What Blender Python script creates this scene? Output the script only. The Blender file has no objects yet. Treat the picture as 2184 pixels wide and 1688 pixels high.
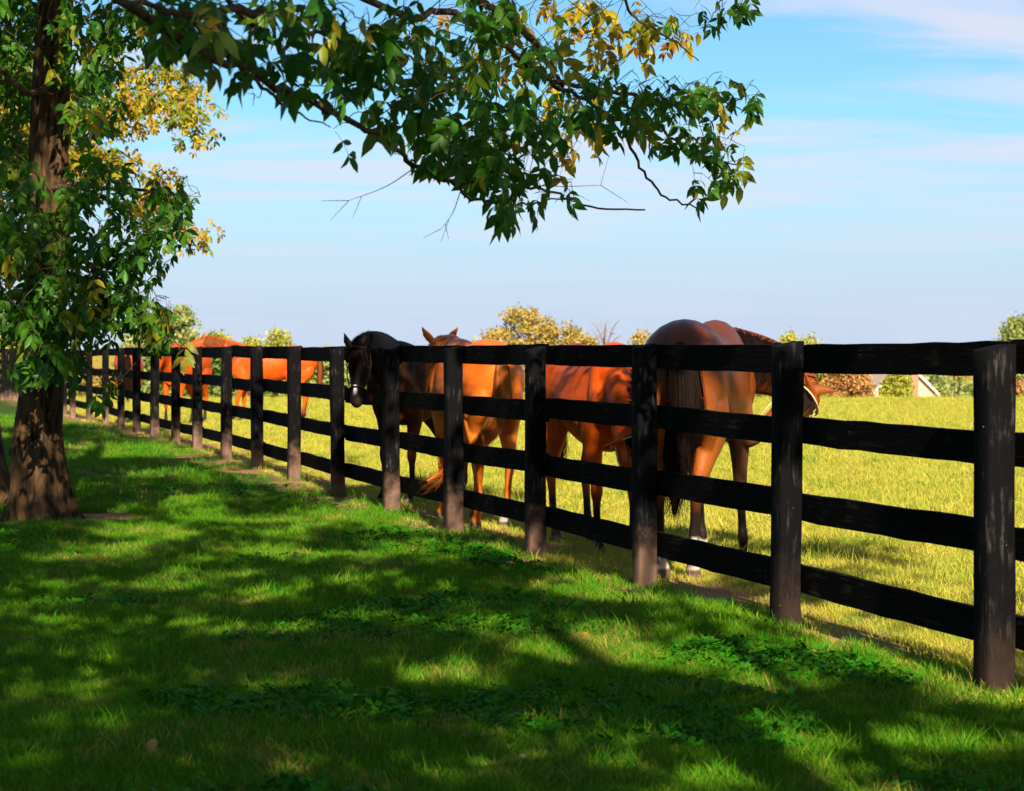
import bpy, bmesh, math, random
import numpy as np
from mathutils import Vector, Matrix
from mathutils import noise as mnoise
R = math.radians
rnd = random.Random(7)
rs = np.random.RandomState(11)
SC = bpy.context.scene
COL = SC.collection

# ------------------------------------------------------------------ camera, sky, sun, exposure
CAMZ, F, HV = 1.45, 4700.0, 740.0          # eye height; focal length and horizon row of a 2184 px wide frame
cd = bpy.data.cameras.new('camera')
cam = bpy.data.objects.new('camera', cd); COL.objects.link(cam)
cam.location = (0, 0, CAMZ); cam.rotation_euler = (R(90), 0, 0)
cd.sensor_width = 36; cd.lens = 36 * F / 2184; cd.shift_y = -(844 - HV) / 2184
cd.clip_start = .1; cd.clip_end = 6000
cd.dof.use_dof = True; cd.dof.focus_distance = 13.5; cd.dof.aperture_fstop = 7.1
SC.camera = cam

SUN_EL, SUN_AZ = 33.0, 10.0                # elevation; degrees to the right of straight behind the camera
S = Vector((math.sin(R(SUN_AZ)) * math.cos(R(SUN_EL)), -math.cos(R(SUN_AZ)) * math.cos(R(SUN_EL)), math.sin(R(SUN_EL))))
w = bpy.data.worlds.new('World'); SC.world = w; w.use_nodes = True
nt = w.node_tree; nt.nodes.clear()
def wn(t, **k):
    n = nt.nodes.new(t)
    for a, b in k.items(): setattr(n, a, b)
    return n
out = wn('ShaderNodeOutputWorld'); bg = wn('ShaderNodeBackground')
sky = wn('ShaderNodeTexSky', sky_type='NISHITA', sun_disc=False, sun_elevation=R(SUN_EL))
sky.sun_rotation = math.atan2(S.x, S.y)
sky.altitude = 200; sky.air_density = 1.0; sky.dust_density = 0.35; sky.ozone_density = 3.0
tc = wn('ShaderNodeTexCoord'); sep = wn('ShaderNodeSeparateXYZ')
nt.links.new(tc.outputs['Generated'], sep.inputs[0])
# cirrus: long streaks laid on a flat layer high above, so they thin out and flatten to the horizon
def wmath(op, a, b=None, clamp=False):
    n = wn('ShaderNodeMath', operation=op, use_clamp=clamp)
    for i, x in enumerate((a, b)):
        if x is None: continue
        if isinstance(x, (int, float)): n.inputs[i].default_value = x
        else: nt.links.new(x, n.inputs[i])
    return n.outputs[0]
zc = wmath('MAXIMUM', sep.outputs[2], 0.012)
zc = wmath('ADD', zc, 0.10)
cx_ = wmath('DIVIDE', sep.outputs[0], zc); cy_ = wmath('DIVIDE', sep.outputs[1], zc)
comb = wn('ShaderNodeCombineXYZ')
nt.links.new(wmath('MULTIPLY', cx_, .42), comb.inputs[0]); nt.links.new(wmath('MULTIPLY', cy_, 1.15), comb.inputs[1])
n1 = wn('ShaderNodeTexNoise'); n1.inputs['Scale'].default_value = 1.1; n1.inputs['Detail'].default_value = 7; n1.inputs['Roughness'].default_value = .55; n1.inputs['Distortion'].default_value = 1.6
nt.links.new(comb.outputs[0], n1.inputs['Vector'])
cr = wn('ShaderNodeMapRange', interpolation_type='SMOOTHSTEP'); cr.inputs[1].default_value = .40; cr.inputs[2].default_value = .66
nt.links.new(n1.outputs[0], cr.inputs[0])
cf = wn('ShaderNodeMapRange', interpolation_type='SMOOTHSTEP'); cf.inputs[1].default_value = .02; cf.inputs[2].default_value = .095; cf.inputs[3].default_value = .25; nt.links.new(sep.outputs[2], cf.inputs[0])
cloud = wmath('MULTIPLY', wmath('MULTIPLY', cr.outputs[0], .9), cf.outputs[0])
hz = wn('ShaderNodeMapRange', interpolation_type='SMOOTHSTEP'); hz.inputs[1].default_value = .12; hz.inputs[2].default_value = .0; hz.inputs[3].default_value = 0; hz.inputs[4].default_value = .9
nt.links.new(sep.outputs[2], hz.inputs[0])
tint = wn('ShaderNodeMix', data_type='RGBA', blend_type='MULTIPLY'); tint.inputs[0].default_value = 1
tint.inputs[7].default_value = (.60, .91, 1.05, 1)
nt.links.new(sky.outputs[0], tint.inputs[6])
hm = wn('ShaderNodeMix', data_type='RGBA'); hm.inputs[7].default_value = (4.6, 5.3, 7.0, 1)
nt.links.new(tint.outputs[2], hm.inputs[6]); nt.links.new(hz.outputs[0], hm.inputs[0])
cm = wn('ShaderNodeMix', data_type='RGBA'); cm.inputs[7].default_value = (6.0, 6.2, 7.3, 1)
nt.links.new(hm.outputs[2], cm.inputs[6]); nt.links.new(cloud, cm.inputs[0])
nt.links.new(cm.outputs[2], bg.inputs[0]); bg.inputs[1].default_value = .05
nt.links.new(bg.outputs[0], out.inputs[0])

sd = bpy.data.lights.new('sun', 'SUN'); sd.energy = 5.0; sd.angle = R(.53); sd.color = (1, .87, .68)
so = bpy.data.objects.new('sun', sd); COL.objects.link(so); so.rotation_euler = S.to_track_quat('Z', 'Y').to_euler(); so.location = (4, -20, 14)

SC.view_settings.view_transform = 'Standard'; SC.view_settings.look = 'None'
SC.view_settings.exposure = 1.35; SC.view_settings.gamma = 1; SC.view_settings.use_curve_mapping = False
SC.render.engine = 'CYCLES'; SC.cycles.use_denoising = True
SC.cycles.max_bounces = 6; SC.cycles.transparent_max_bounces = 8

# ------------------------------------------------------------------ helpers
def tag(o, label=None, cat=None, group=None, kind=None):
    if label: o['label'] = label
    if cat: o['category'] = cat
    if group: o['group'] = group
    if kind: o['kind'] = kind
    return o
def link(o, parent=None):
    COL.objects.link(o)
    if parent is not None: o.parent = parent
    return o
def empty(name, loc, **k):
    o = bpy.data.objects.new(name, None); o.location = loc; o.empty_display_size = .2
    link(o); tag(o, **k); return o
def np_mesh(name, V, Tr, mats=(), attr=None, smooth=False, midx=None):
    """V (n,3); Tr (m,3) triangles or (m,4) quads"""
    V = np.asarray(V, np.float32); Tr = np.asarray(Tr, np.int32); k = Tr.shape[1]
    me = bpy.data.meshes.new(name)
    me.vertices.add(len(V)); me.vertices.foreach_set('co', V.ravel())
    me.loops.add(Tr.size); me.loops.foreach_set('vertex_index', Tr.ravel())
    me.polygons.add(len(Tr)); me.polygons.foreach_set('loop_start', np.arange(len(Tr), dtype=np.int32) * k)
    me.polygons.foreach_set('use_smooth', np.full(len(Tr), bool(smooth)))
    for m in mats: me.materials.append(m)
    if midx is not None: me.polygons.foreach_set('material_index', np.asarray(midx, np.int32))
    me.update(calc_edges=True)
    for n, a in (attr or {}).items():
        a = np.asarray(a, np.float32)
        if a.ndim == 1:
            at = me.attributes.new(n, 'FLOAT', 'POINT'); at.data.foreach_set('value', a)
        else:
            at = me.attributes.new(n, 'FLOAT_COLOR', 'POINT'); at.data.foreach_set('color', np.c_[a, np.ones(len(a))].astype(np.float32).ravel())
    return me
def mobj(name, me, parent=None, world=True, **k):
    o = bpy.data.objects.new(name, me); link(o, parent)
    if parent is not None and world: o.location = -parent.location      # geometry was written in world coordinates
    tag(o, **k); return o
def at(u, v, Y):                              # point at depth Y seen in column u, row v of the 2184 px frame
    return np.array(((u - 1092) / F * Y, Y, CAMZ - (v - HV) / F * Y))

class Tri:                                    # collects triangles
    def __init__(s): s.v, s.t, s.n, s.a = [], [], 0, []
    def add(s, V, T, a=None):
        V = np.asarray(V, float); s.v.append(V); s.t.append(np.asarray(T, int) + s.n); s.n += len(V)
        if a is not None: s.a.append(np.broadcast_to(np.asarray(a, float), (len(V),) + np.shape(a)[1 if np.ndim(a) > 1 else 0:]) if np.ndim(a) else np.full(len(V), a))
    def arrays(s): return np.concatenate(s.v), np.concatenate(s.t)
    def mesh(s, name, mats=(), smooth=False, attr=None):
        V, T = s.arrays()
        return np_mesh(name, V, T, mats, {attr: np.concatenate(s.a)} if attr else None, smooth)

def catmull(P, n):
    P = np.asarray(P, float); Q = np.vstack([2 * P[0] - P[1], P, 2 * P[-1] - P[-2]]); o = []
    for i in range(1, len(Q) - 2):
        for k in range(n):
            t = k / n
            o.append(.5 * (2 * Q[i] + (Q[i + 1] - Q[i - 1]) * t + (2 * Q[i - 1] - 5 * Q[i] + 4 * Q[i + 1] - Q[i + 2]) * t * t + (3 * Q[i] - Q[i - 1] - 3 * Q[i + 1] + Q[i + 2]) * t ** 3))
    o.append(P[-1]); return np.array(o)
def nrm(v):
    v = np.asarray(v, float); return v / max(np.linalg.norm(v), 1e-9)
def tube(P, rw, rh=None, lat=None, seg=8, cap=True):
    """closed tube round the polyline P, half-width rw along lat, half-height rh; returns triangles"""
    P = np.asarray(P, float); n = len(P)
    rw = np.broadcast_to(rw, n).astype(float); rh = rw if rh is None else np.broadcast_to(rh, n).astype(float)
    T = np.gradient(P, axis=0); T /= np.maximum(np.linalg.norm(T, axis=1), 1e-9)[:, None]
    if lat is None:
        L = np.cross(T[0], (0, 0, 1)); L = nrm(L) if np.linalg.norm(L) > .05 else np.array((1., 0, 0))
        Ls = []
        for i in range(n):
            L = nrm(L - T[i] * np.dot(L, T[i])); Ls.append(L)
        Ls = np.array(Ls)
    else:
        lat = np.broadcast_to(np.asarray(lat, float), (n, 3)); Ls = lat - T * np.sum(lat * T, axis=1)[:, None]
        Ls /= np.maximum(np.linalg.norm(Ls, axis=1), 1e-9)[:, None]
    U = np.cross(Ls, T)
    a = np.arange(seg) / seg * 2 * math.pi
    V = P[:, None] + Ls[:, None] * (np.cos(a)[None, :, None] * rw[:, None, None]) + U[:, None] * (np.sin(a)[None, :, None] * rh[:, None, None])
    V = V.reshape(-1, 3)
    i = np.arange(n - 1)[:, None] * seg; j = np.arange(seg)[None]; j2 = (j + 1) % seg
    a0, a1, b0, b1 = (i + j).ravel(), (i + j2).ravel(), (i + seg + j).ravel(), (i + seg + j2).ravel()
    Tt = np.vstack([np.c_[a0, a1, b1], np.c_[a0, b1, b0]])
    if cap:
        V = np.vstack([V, P[0] - T[0] * min(rw[0], rh[0]) * .5, P[-1] + T[-1] * min(rw[-1], rh[-1]) * .5]); c0, c1 = len(V) - 2, len(V) - 1
        jj = np.arange(seg); k2 = (jj + 1) % seg; e = (n - 1) * seg
        Tt = np.vstack([Tt, np.c_[np.full(seg, c0), k2, jj], np.c_[np.full(seg, c1), e + jj, e + k2]])
    return V, Tt
def boxtri(x0, x1, y0, y1, z0, z1):
    V = [(x, y, z) for x in (x0, x1) for y in (y0, y1) for z in (z0, z1)]
    Q = [(0, 1, 3, 2), (4, 6, 7, 5), (0, 4, 5, 1), (2, 3, 7, 6), (0, 2, 6, 4), (1, 5, 7, 3)]
    T = []
    for q in Q: T += [(q[0], q[1], q[2]), (q[0], q[2], q[3])]
    return np.array(V, float), np.array(T)

# ---- materials
def mat(name):
    m = bpy.data.materials.new(name); m.use_nodes = True; t = m.node_tree
    b = t.nodes['Principled BSDF']; return m, t, b
def N(t, ty, ins=None, **k):
    n = t.nodes.new(ty)
    for a, b in k.items(): setattr(n, a, b)
    for a, b in (ins or {}).items():
        if hasattr(b, 'is_output'): t.links.new(b, n.inputs[a])
        else: n.inputs[a].default_value = b
    return n
def c4(c): return (c[0], c[1], c[2], 1)
def mixc(t, f, a, b, bt='MIX'):
    n = t.nodes.new('ShaderNodeMix'); n.data_type = 'RGBA'; n.blend_type = bt
    for i, x in ((0, f), (6, a), (7, b)):
        if hasattr(x, 'is_output'): t.links.new(x, n.inputs[i])
        else: n.inputs[i].default_value = x if i == 0 else c4(x)
    return n.outputs[2]
def mth(t, op, a, b=0, clamp=False):
    n = t.nodes.new('ShaderNodeMath'); n.operation = op; n.use_clamp = clamp
    for i, x in ((0, a), (1, b)):
        if hasattr(x, 'is_output'): t.links.new(x, n.inputs[i])
        else: n.inputs[i].default_value = x
    return n.outputs[0]
def ramp01(t, x, a, b):
    n = t.nodes.new('ShaderNodeMapRange'); n.interpolation_type = 'SMOOTHSTEP'
    t.links.new(x, n.inputs[0]); n.inputs[1].default_value = a; n.inputs[2].default_value = b; return n.outputs[0]
def nz(t, vec, scale, detail=4, rough=.55):
    n = t.nodes.new('ShaderNodeTexNoise'); n.inputs['Scale'].default_value = scale; n.inputs['Detail'].default_value = detail; n.inputs['Roughness'].default_value = rough
    if vec is not None: t.links.new(vec, n.inputs['Vector'])
    return n.outputs[0]
def bump(t, b, h, strength, dist=.01):
    n = N(t, 'ShaderNodeBump', {'Height': h, 'Strength': strength, 'Distance': dist}); t.links.new(n.outputs[0], b.inputs['Normal'])
def thin(t, b, col, amount, rough=.5):
    """leaf or blade: diffuse front, part of the light let through"""
    o = t.nodes['Material Output']
    tr = N(t, 'ShaderNodeBsdfTranslucent', {'Color': col})
    mx = N(t, 'ShaderNodeMixShader', {0: amount, 1: b.outputs[0], 2: tr.outputs[0]})
    t.links.new(mx.outputs[0], o.inputs[0]); b.inputs['Roughness'].default_value = rough

def leaf_mat(name, cols, attr=None, trans=.42, rough=.45, spec=.25):
    m, t, b = mat(name)
    if attr: f = N(t, 'ShaderNodeAttribute', attribute_name=attr).outputs['Fac']
    else: f = N(t, 'ShaderNodeObjectInfo').outputs['Random']
    r = N(t, 'ShaderNodeValToRGB', {0: f}); e = r.color_ramp.elements
    e[0].position = cols[0][0]; e[0].color = c4(cols[0][1]); e[1].position = cols[-1][0]; e[1].color = c4(cols[-1][1])
    for p, c in cols[1:-1]:
        k = e.new(p); k.color = c4(c)
    g = N(t, 'ShaderNodeNewGeometry').outputs['Position']
    c = mixc(t, ramp01(t, nz(t, g, 22, 3), .35, .7), r.outputs[0], (0, 0, 0)); c = mixc(t, .75, c, r.outputs[0])
    t.links.new(c, b.inputs['Base Color']); b.inputs['Specular IOR Level'].default_value = spec
    thin(t, b, c, trans, rough); return m

GREEN = (.022, .10, .006); GREEN2 = (.05, .17, .008); YG = (.19, .22, .012); GOLD = (.46, .34, .015); BROWN = (.26, .10, .02)
M_LEAF = leaf_mat('leaf_green', [(0, GREEN), (.45, GREEN2), (.8, (.07, .17, .012)), (1, YG)])
M_LEAFY = leaf_mat('leaf_yellow', [(0, (.16, .20, .012)), (.4, (.34, .28, .012)), (.85, GOLD), (1, (.44, .26, .03))])
M_FOL = leaf_mat('foliage_mixed', [(0, GREEN), (.4, GREEN2), (.6, (.10, .18, .012)), (.75, (.34, .28, .012)), (.93, GOLD), (1, BROWN)], attr='tint')

def bark_mat(name, dark, light, scale=1.0):
    m, t, b = mat(name)
    g = N(t, 'ShaderNodeNewGeometry').outputs['Position']
    mp = N(t, 'ShaderNodeMapping', {'Vector': g, 'Scale': (14 * scale, 14 * scale, 3.2 * scale)}).outputs[0]
    a = nz(t, mp, 1.6, 6, .62); v = N(t, 'ShaderNodeTexVoronoi', {'Vector': mp, 'Scale': 1.3}).outputs['Distance']
    f = mth(t, 'ADD', mth(t, 'MULTIPLY', a, .75), mth(t, 'MULTIPLY', v, .35))
    c = mixc(t, ramp01(t, f, .3, .78), dark, light)
    c = mixc(t, mth(t, 'MULTIPLY', ramp01(t, nz(t, g, 3, 3), .55, .75), .5), c, (light[0] * .6, light[1] * .75, light[2] * .5))
    t.links.new(c, b.inputs['Base Color']); b.inputs['Roughness'].default_value = .95; b.inputs['Specular IOR Level'].default_value = .15
    bump(t, b, f, .9, .02); return m
M_BARK = bark_mat('bark', (.007, .005, .003), (.095, .052, .022))
M_TWIG = bark_mat('twig_bark', (.02, .013, .009), (.12, .075, .045), 3)

# ------------------------------------------------------------------ ground
FX0, FS = 4.634, .29128                       # fence line: X = FX0 - FS*Y
GY = [-60, 0, 9, 11.5, 15.3, 19.5, 24, 30, 36, 41, 46, 51, 57, 63, 68, 75, 90, 300, 420, 4000]
GZ = [.05, .03, .022, .02, -.012, -.045, -.01, -.02, -.02, -.065, -.13, -.18, -.20, -.21, -.20, -.40, -1.1, -10.4, -11.5, -11.5]
_gy = np.linspace(-60, 120, 1801); _gz = np.interp(_gy, GY, GZ); _k = np.hanning(31); _gz = np.convolve(np.pad(_gz, 15, 'edge'), _k / _k.sum(), 'valid')
def gz(Y):
    Y = np.asarray(Y, float)
    return np.where(Y < 119, np.interp(Y, _gy, _gz), np.interp(Y, GY, GZ))
def relief(X, Y):
    return .018 * np.sin(X * 1.7 + .6 * Y) * np.sin(Y * .9 - .4 * X) + .012 * np.sin(2.9 * X - 1.1 * Y + 1)
def gh(X, Y):
    X = np.asarray(X, float); Y = np.asarray(Y, float)
    d = np.abs(X - FX0 + FS * Y)
    return gz(Y) + relief(X, Y) * np.clip(d / 1.2 - .2, 0, 1) * np.clip((90 - Y) / 30, 0, 1)
def ground_sheet(name, ds, m):
    ys = np.concatenate([np.arange(-60, -4, 4), np.arange(-4, 30, .25), np.arange(30, 75, .75), np.arange(75, 130, 4), [140, 170, 200, 250, 300, 360, 420, 600, 1000, 1800, 4000]])
    D, Y = np.meshgrid(ds, ys); X = FX0 - FS * Y + D; Z = gh(X, Y)
    n = len(ds); i = np.arange(len(ys) - 1)[:, None] * n; j = np.arange(n - 1)[None]
    q = np.c_[(i + j).ravel(), (i + j + 1).ravel(), (i + n + j + 1).ravel(), (i + n + j).ravel()]
    return mobj(name, np_mesh(name, np.c_[X.ravel(), Y.ravel(), Z.ravel()], q, [m], smooth=True), kind='structure')
def ground_mat(name, a, b_, c_, dirt, dirtw):
    m, t, b = mat(name)
    g = N(t, 'ShaderNodeNewGeometry').outputs['Position']
    s = N(t, 'ShaderNodeSeparateXYZ', {0: g})
    d = mth(t, 'ABSOLUTE', mth(t, 'ADD', mth(t, 'ADD', s.outputs[0], -FX0 - .25), mth(t, 'MULTIPLY', s.outputs[1], FS)))
    big = nz(t, g, .55, 4); sm = nz(t, g, 9, 5); fine = nz(t, g, 60, 3)
    col = mixc(t, ramp01(t, big, .35, .65), a, b_)
    col = mixc(t, ramp01(t, sm, .45, .72), col, c_)
    col = mixc(t, mth(t, 'MULTIPLY', ramp01(t, fine, .5, .8), .45), col, (a[0] * .35, a[1] * .35, a[2] * .35))
    k = mth(t, 'SUBTRACT', 1, ramp01(t, mth(t, 'ADD', d, mth(t, 'MULTIPLY', mth(t, 'SUBTRACT', nz(t, g, 1.7, 5), .5), 2.2)), dirtw * .35, dirtw))
    # worn soil round the big trunk
    tr = N(t, 'ShaderNodeVectorMath', {0: g, 1: (-4.03, 18.9, 0)}, operation='DISTANCE').outputs['Value']
    k = mth(t, 'MAXIMUM', k, mth(t, 'SUBTRACT', 1, ramp01(t, mth(t, 'ADD', tr, mth(t, 'MULTIPLY', sm, .5)), .95, 1.45)))
    col = mixc(t, k, col, mixc(t, sm, dirt, (dirt[0] * .6, dirt[1] * .55, dirt[2] * .5)))
    t.links.new(col, b.inputs['Base Color']); b.inputs['Roughness'].default_value = 1; b.inputs['Specular IOR Level'].default_value = .05
    bump(t, b, mth(t, 'ADD', sm, fine), .8, .04); return m
DIRT = (.36, .20, .10)
M_LAWN = ground_mat('lawn_soil', (.022, .065, .008), (.04, .085, .010), (.10, .09, .025), DIRT, .85)
M_PAST = ground_mat('pasture_soil', (.33, .235, .03), (.27, .22, .025), (.38, .25, .04), DIRT, .5)
ds = np.concatenate([[-3000, -400, -120, -60], np.arange(-40, -14, 2), np.arange(-14, -.01, .25), [0]])
ground_sheet('lawn', ds, M_LAWN)
ds = np.concatenate([np.arange(0, 20, .4), np.arange(20, 60, 2), [60, 90, 140, 300, 3000]])
ground_sheet('pasture', ds, M_PAST)

# ------------------------------------------------------------------ grass (stuff, geometry nodes)
def blades(n, r, h0, h1, wd, lean, seed, droop=.5):
    q = np.random.RandomState(seed); T = Tri()
    for k in range(n):
        a, rr = q.uniform(0, 6.283), r * math.sqrt(q.uniform()); bx, by = rr * math.cos(a), rr * math.sin(a)
        h = q.uniform(h0, h1); d = q.uniform(0, 6.283); ln = h * lean * q.uniform(.1, 1); wa = q.uniform(0, 3.1416); ww = wd * q.uniform(.7, 1.3)
        dx, dy = math.cos(d), math.sin(d); wx, wy = math.cos(wa) * ww, math.sin(wa) * ww
        P = []
        for s, f in ((0, 1), (.55, .85)):
            o = ln * s ** 1.6
            P += [(bx + dx * o - wx * f, by + dy * o - wy * f, h * s - .004), (bx + dx * o + wx * f, by + dy * o + wy * f, h * s - .004)]
        P.append((bx + dx * ln * 1.15, by + dy * ln * 1.15, h * (1 - droop * .25 * lean)))
        T.add(P, [(0, 1, 3), (0, 3, 2), (2, 3, 4)])
    return T
def clover(n, r, seed):
    q = np.random.RandomState(seed); T = Tri()
    for k in range(n):
        a, rr = q.uniform(0, 6.283), r * math.sqrt(q.uniform()); bx, by, h = rr * math.cos(a), rr * math.sin(a), q.uniform(.02, .055)
        T.add([(bx - .001, by, 0), (bx + .001, by, 0), (bx, by, h)], [(0, 1, 2)])
        a0 = q.uniform(0, 6.283); L = q.uniform(.018, .034); tx, ty = q.uniform(-.5, .5, 2)
        for i in range(3):
            d = a0 + i * 2.094
            def p(l, s): 
                x, y = l * math.cos(d) - s * math.sin(d), l * math.sin(d) + s * math.cos(d); return (bx + x, by + y, h + tx * x + ty * y + .15 * l)
            T.add([p(0, 0), p(L * .6, -L * .42), p(L, -L * .15), p(L, L * .15), p(L * .6, L * .42)], [(0, 1, 2), (0, 2, 3), (0, 3, 4)])
    return T
def scatter(name, P, sc, pick, sources, m, label_kind='stuff'):
    """points with scale, turn and pick attributes; the blades are set on them by geometry nodes"""
    col = bpy.data.collections.new(name + '_tufts')
    for i, T in enumerate(sources):
        me = T.mesh(f'{name}_tuft', [m]); ob = bpy.data.objects.new(f'{name}_tuft_{i:02d}', me); col.objects.link(ob)
    me = bpy.data.meshes.new(name); me.vertices.add(len(P)); me.vertices.foreach_set('co', np.asarray(P, np.float32).ravel())
    for n, ty, v in (('sc', 'FLOAT', sc), ('rz', 'FLOAT', rs.uniform(0, 6.283, len(P))), ('tx', 'FLOAT', rs.normal(0, .12, len(P)))):
        a = me.attributes.new(n, ty, 'POINT'); a.data.foreach_set('value', np.asarray(v, np.float32))
    a = me.attributes.new('pick', 'INT', 'POINT'); a.data.foreach_set('value', np.asarray(pick, np.int32))
    o = bpy.data.objects.new(name, me); COL.objects.link(o); tag(o, kind=label_kind)
    ng = bpy.data.node_groups.new(name, 'GeometryNodeTree')
    ng.interface.new_socket('Geometry', in_out='INPUT', socket_type='NodeSocketGeometry'); ng.interface.new_socket('Geometry', in_out='OUTPUT', socket_type='NodeSocketGeometry')
    gi, go = ng.nodes.new('NodeGroupInput'), ng.nodes.new('NodeGroupOutput')
    ci = ng.nodes.new('GeometryNodeCollectionInfo'); ci.inputs[0].default_value = col; ci.inputs['Separate Children'].default_value = True
    ip = ng.nodes.new('GeometryNodeInstanceOnPoints'); ip.inputs['Pick Instance'].default_value = True
    def na(n, ty):
        x = ng.nodes.new('GeometryNodeInputNamedAttribute'); x.data_type = ty; x.inputs['Name'].default_value = n
        return x.outputs['Attribute']
    cb = ng.nodes.new('ShaderNodeCombineXYZ'); ng.links.new(na('tx', 'FLOAT'), cb.inputs[0]); ng.links.new(na('rz', 'FLOAT'), cb.inputs[2])
    L = ng.links.new
    L(gi.outputs[0], ip.inputs['Points']); L(ci.outputs[0], ip.inputs['Instance']); L(na('pick', 'INT'), ip.inputs['Instance Index'])
    L(cb.outputs[0], ip.inputs['Rotation']); L(na('sc', 'FLOAT'), ip.inputs['Scale']); L(ip.outputs[0], go.inputs[0])
    md = o.modifiers.new('scatter', 'NODES'); md.node_group = ng
    return o
def grass_mat(name, a, b_, dry, dryamt, trans=.3):
    m, t, b = mat(name)
    g = N(t, 'ShaderNodeNewGeometry').outputs['Position']; r = N(t, 'ShaderNodeObjectInfo').outputs['Random']
    c = mixc(t, r, a, b_)
    f = ramp01(t, mth(t, 'ADD', mth(t, 'MULTIPLY', nz(t, g, 1.3, 4), .8), mth(t, 'MULTIPLY', r, .35)), dryamt, dryamt + .16)
    c = mixc(t, f, c, dry)
    t.links.new(c, b.inputs['Base Color']); b.inputs['Specular IOR Level'].default_value = .08
    thin(t, b, c, trans, .6); return m
M_GL = grass_mat('lawn_blades', (.030, .182, .004), (.128, .232, .009), (.30, .245, .05), .66)
M_GP = grass_mat('pasture_blades', (.36, .35, .036), (.46, .39, .07), (.20, .30, .03), .61, .25)
M_CL = grass_mat('clover_leaves', (.014, .12, .003), (.035, .17, .005), (.06, .17, .006), .8, .25)

def fence_d(X, Y): return (X - FX0 + FS * Y) / math.sqrt(1 + FS * FS)
def lawn_points(n, y0, y1, pw):
    Y = y0 + (y1 - y0) * rs.uniform(0, 1, n) ** pw
    X = rs.uniform(-.235, .235, n) * (Y + 3) + rs.uniform(-1.2, 1.2, n)
    k = fence_d(X, Y) < .15; return X[k], Y[k]
def pnoise(X, Y, s):
    return np.array([mnoise.noise(Vector((x * s, y * s, 3.3))) for x, y in zip(X, Y)])
tr1 = (-4.03, 18.9)
X, Y = lawn_points(64000, 5.5, 21, 1.3)
X2, Y2 = lawn_points(14000, 21, 52, 1.2); X = np.r_[X, X2]; Y = np.r_[Y, Y2]
d = fence_d(X, Y); nzv = pnoise(X, Y, .9)
keep = (rs.uniform(0, 1, len(X)) < np.clip((-d - .1) / .8 + .12 + nzv * 1.0, .05, 1)) & (np.hypot(X - tr1[0], Y - tr1[1]) > .95 + .4 * nzv)
X, Y, nzv = X[keep], Y[keep], nzv[keep]
sc = rs.uniform(.7, 1.25, len(X)) * (1 + .45 * nzv) * np.clip(.85 + Y / 60, .9, 1.5)
PY = np.array([y for y in [6.9, 7.47, 9.09, 11.16, 13.18, 15.34, 17.49, 19.59, 21.82, 24.09, 26.4, 28.7]]); a_ = rs.uniform(0, 6.283, (len(PY), 14)); r_ = rs.uniform(.085, .16, (len(PY), 14))
px_, py_ = (FX0 - FS * PY[:, None] + r_ * np.cos(a_)).ravel(), (PY[:, None] + r_ * np.sin(a_)).ravel(); kk = rs.uniform(0, 1, len(px_)) < .6
X, Y = np.r_[X, px_[kk]], np.r_[Y, py_[kk]]; sc = np.r_[sc, rs.uniform(.7, 1.4, kk.sum())]
src = [blades(28, .085, .025, .062, .0019, .9, 20 + i) for i in range(5)] + [blades(14, .07, .05, .11, .0024, .9, 40 + i) for i in range(2)]
pk = rs.randint(0, 5, len(X)); pk[rs.uniform(0, 1, len(X)) < .03] = 5; pk[rs.uniform(0, 1, len(X)) < .015] = 6
scatter('lawn_grass', np.c_[X, Y, gh(X, Y)], sc, pk, src, M_GL)
X, Y = lawn_points(16000, 5.5, 24, 1.3); nv = pnoise(X + 40, Y, .75); k = (nv > .2) & (np.hypot(X - tr1[0], Y - tr1[1]) > 1.0) & (fence_d(X, Y) < -.25)
X, Y = X[k], Y[k]
scatter('clover', np.c_[X, Y, gh(X, Y)], rs.uniform(.6, 1.2, len(X)), rs.randint(0, 6, len(X)), [clover(5 + i, .10, 60 + i) for i in range(6)], M_CL)
# pasture
def past_points(n, y0, y1, pw):
    Y = y0 + (y1 - y0) * rs.uniform(0, 1, n) ** pw
    X = rs.uniform(-.245, .245, n) * (Y + 3) + rs.uniform(-1, 1, n)
    k = fence_d(X, Y) > -.1; return X[k], Y[k]
X, Y = past_points(60000, 7, 30, 1.1); X2, Y2 = past_points(42000, 30, 74, 1.0); X = np.r_[X, X2]; Y = np.r_[Y, Y2]
d = fence_d(X, Y); nzv = pnoise(X, Y, .7)
keep = rs.uniform(0, 1, len(X)) < np.clip(d / 1.0 + .22 + nzv * 1.0, .06, 1)
X, Y, nzv = X[keep], Y[keep], nzv[keep]
sc = rs.uniform(.8, 1.4, len(X)) * (1 + .4 * nzv) * .7 * np.clip(.8 + Y / 60, .9, 1.7) * np.clip(.45 + .4 * d[keep], .5, 1)
src = [blades(22, .11, .04, .10, .0032, 1.1, 80 + i) for i in range(5)] + [blades(10, .08, .10, .19, .0028, .8, 95 + i) for i in range(2)]
pk = rs.randint(0, 5, len(X)); pk[rs.uniform(0, 1, len(X)) < .05] = 5; pk[rs.uniform(0, 1, len(X)) < .03] = 6
scatter('pasture_grass', np.c_[X, Y, gh(X, Y)], sc, pk, src, M_GP)

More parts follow.
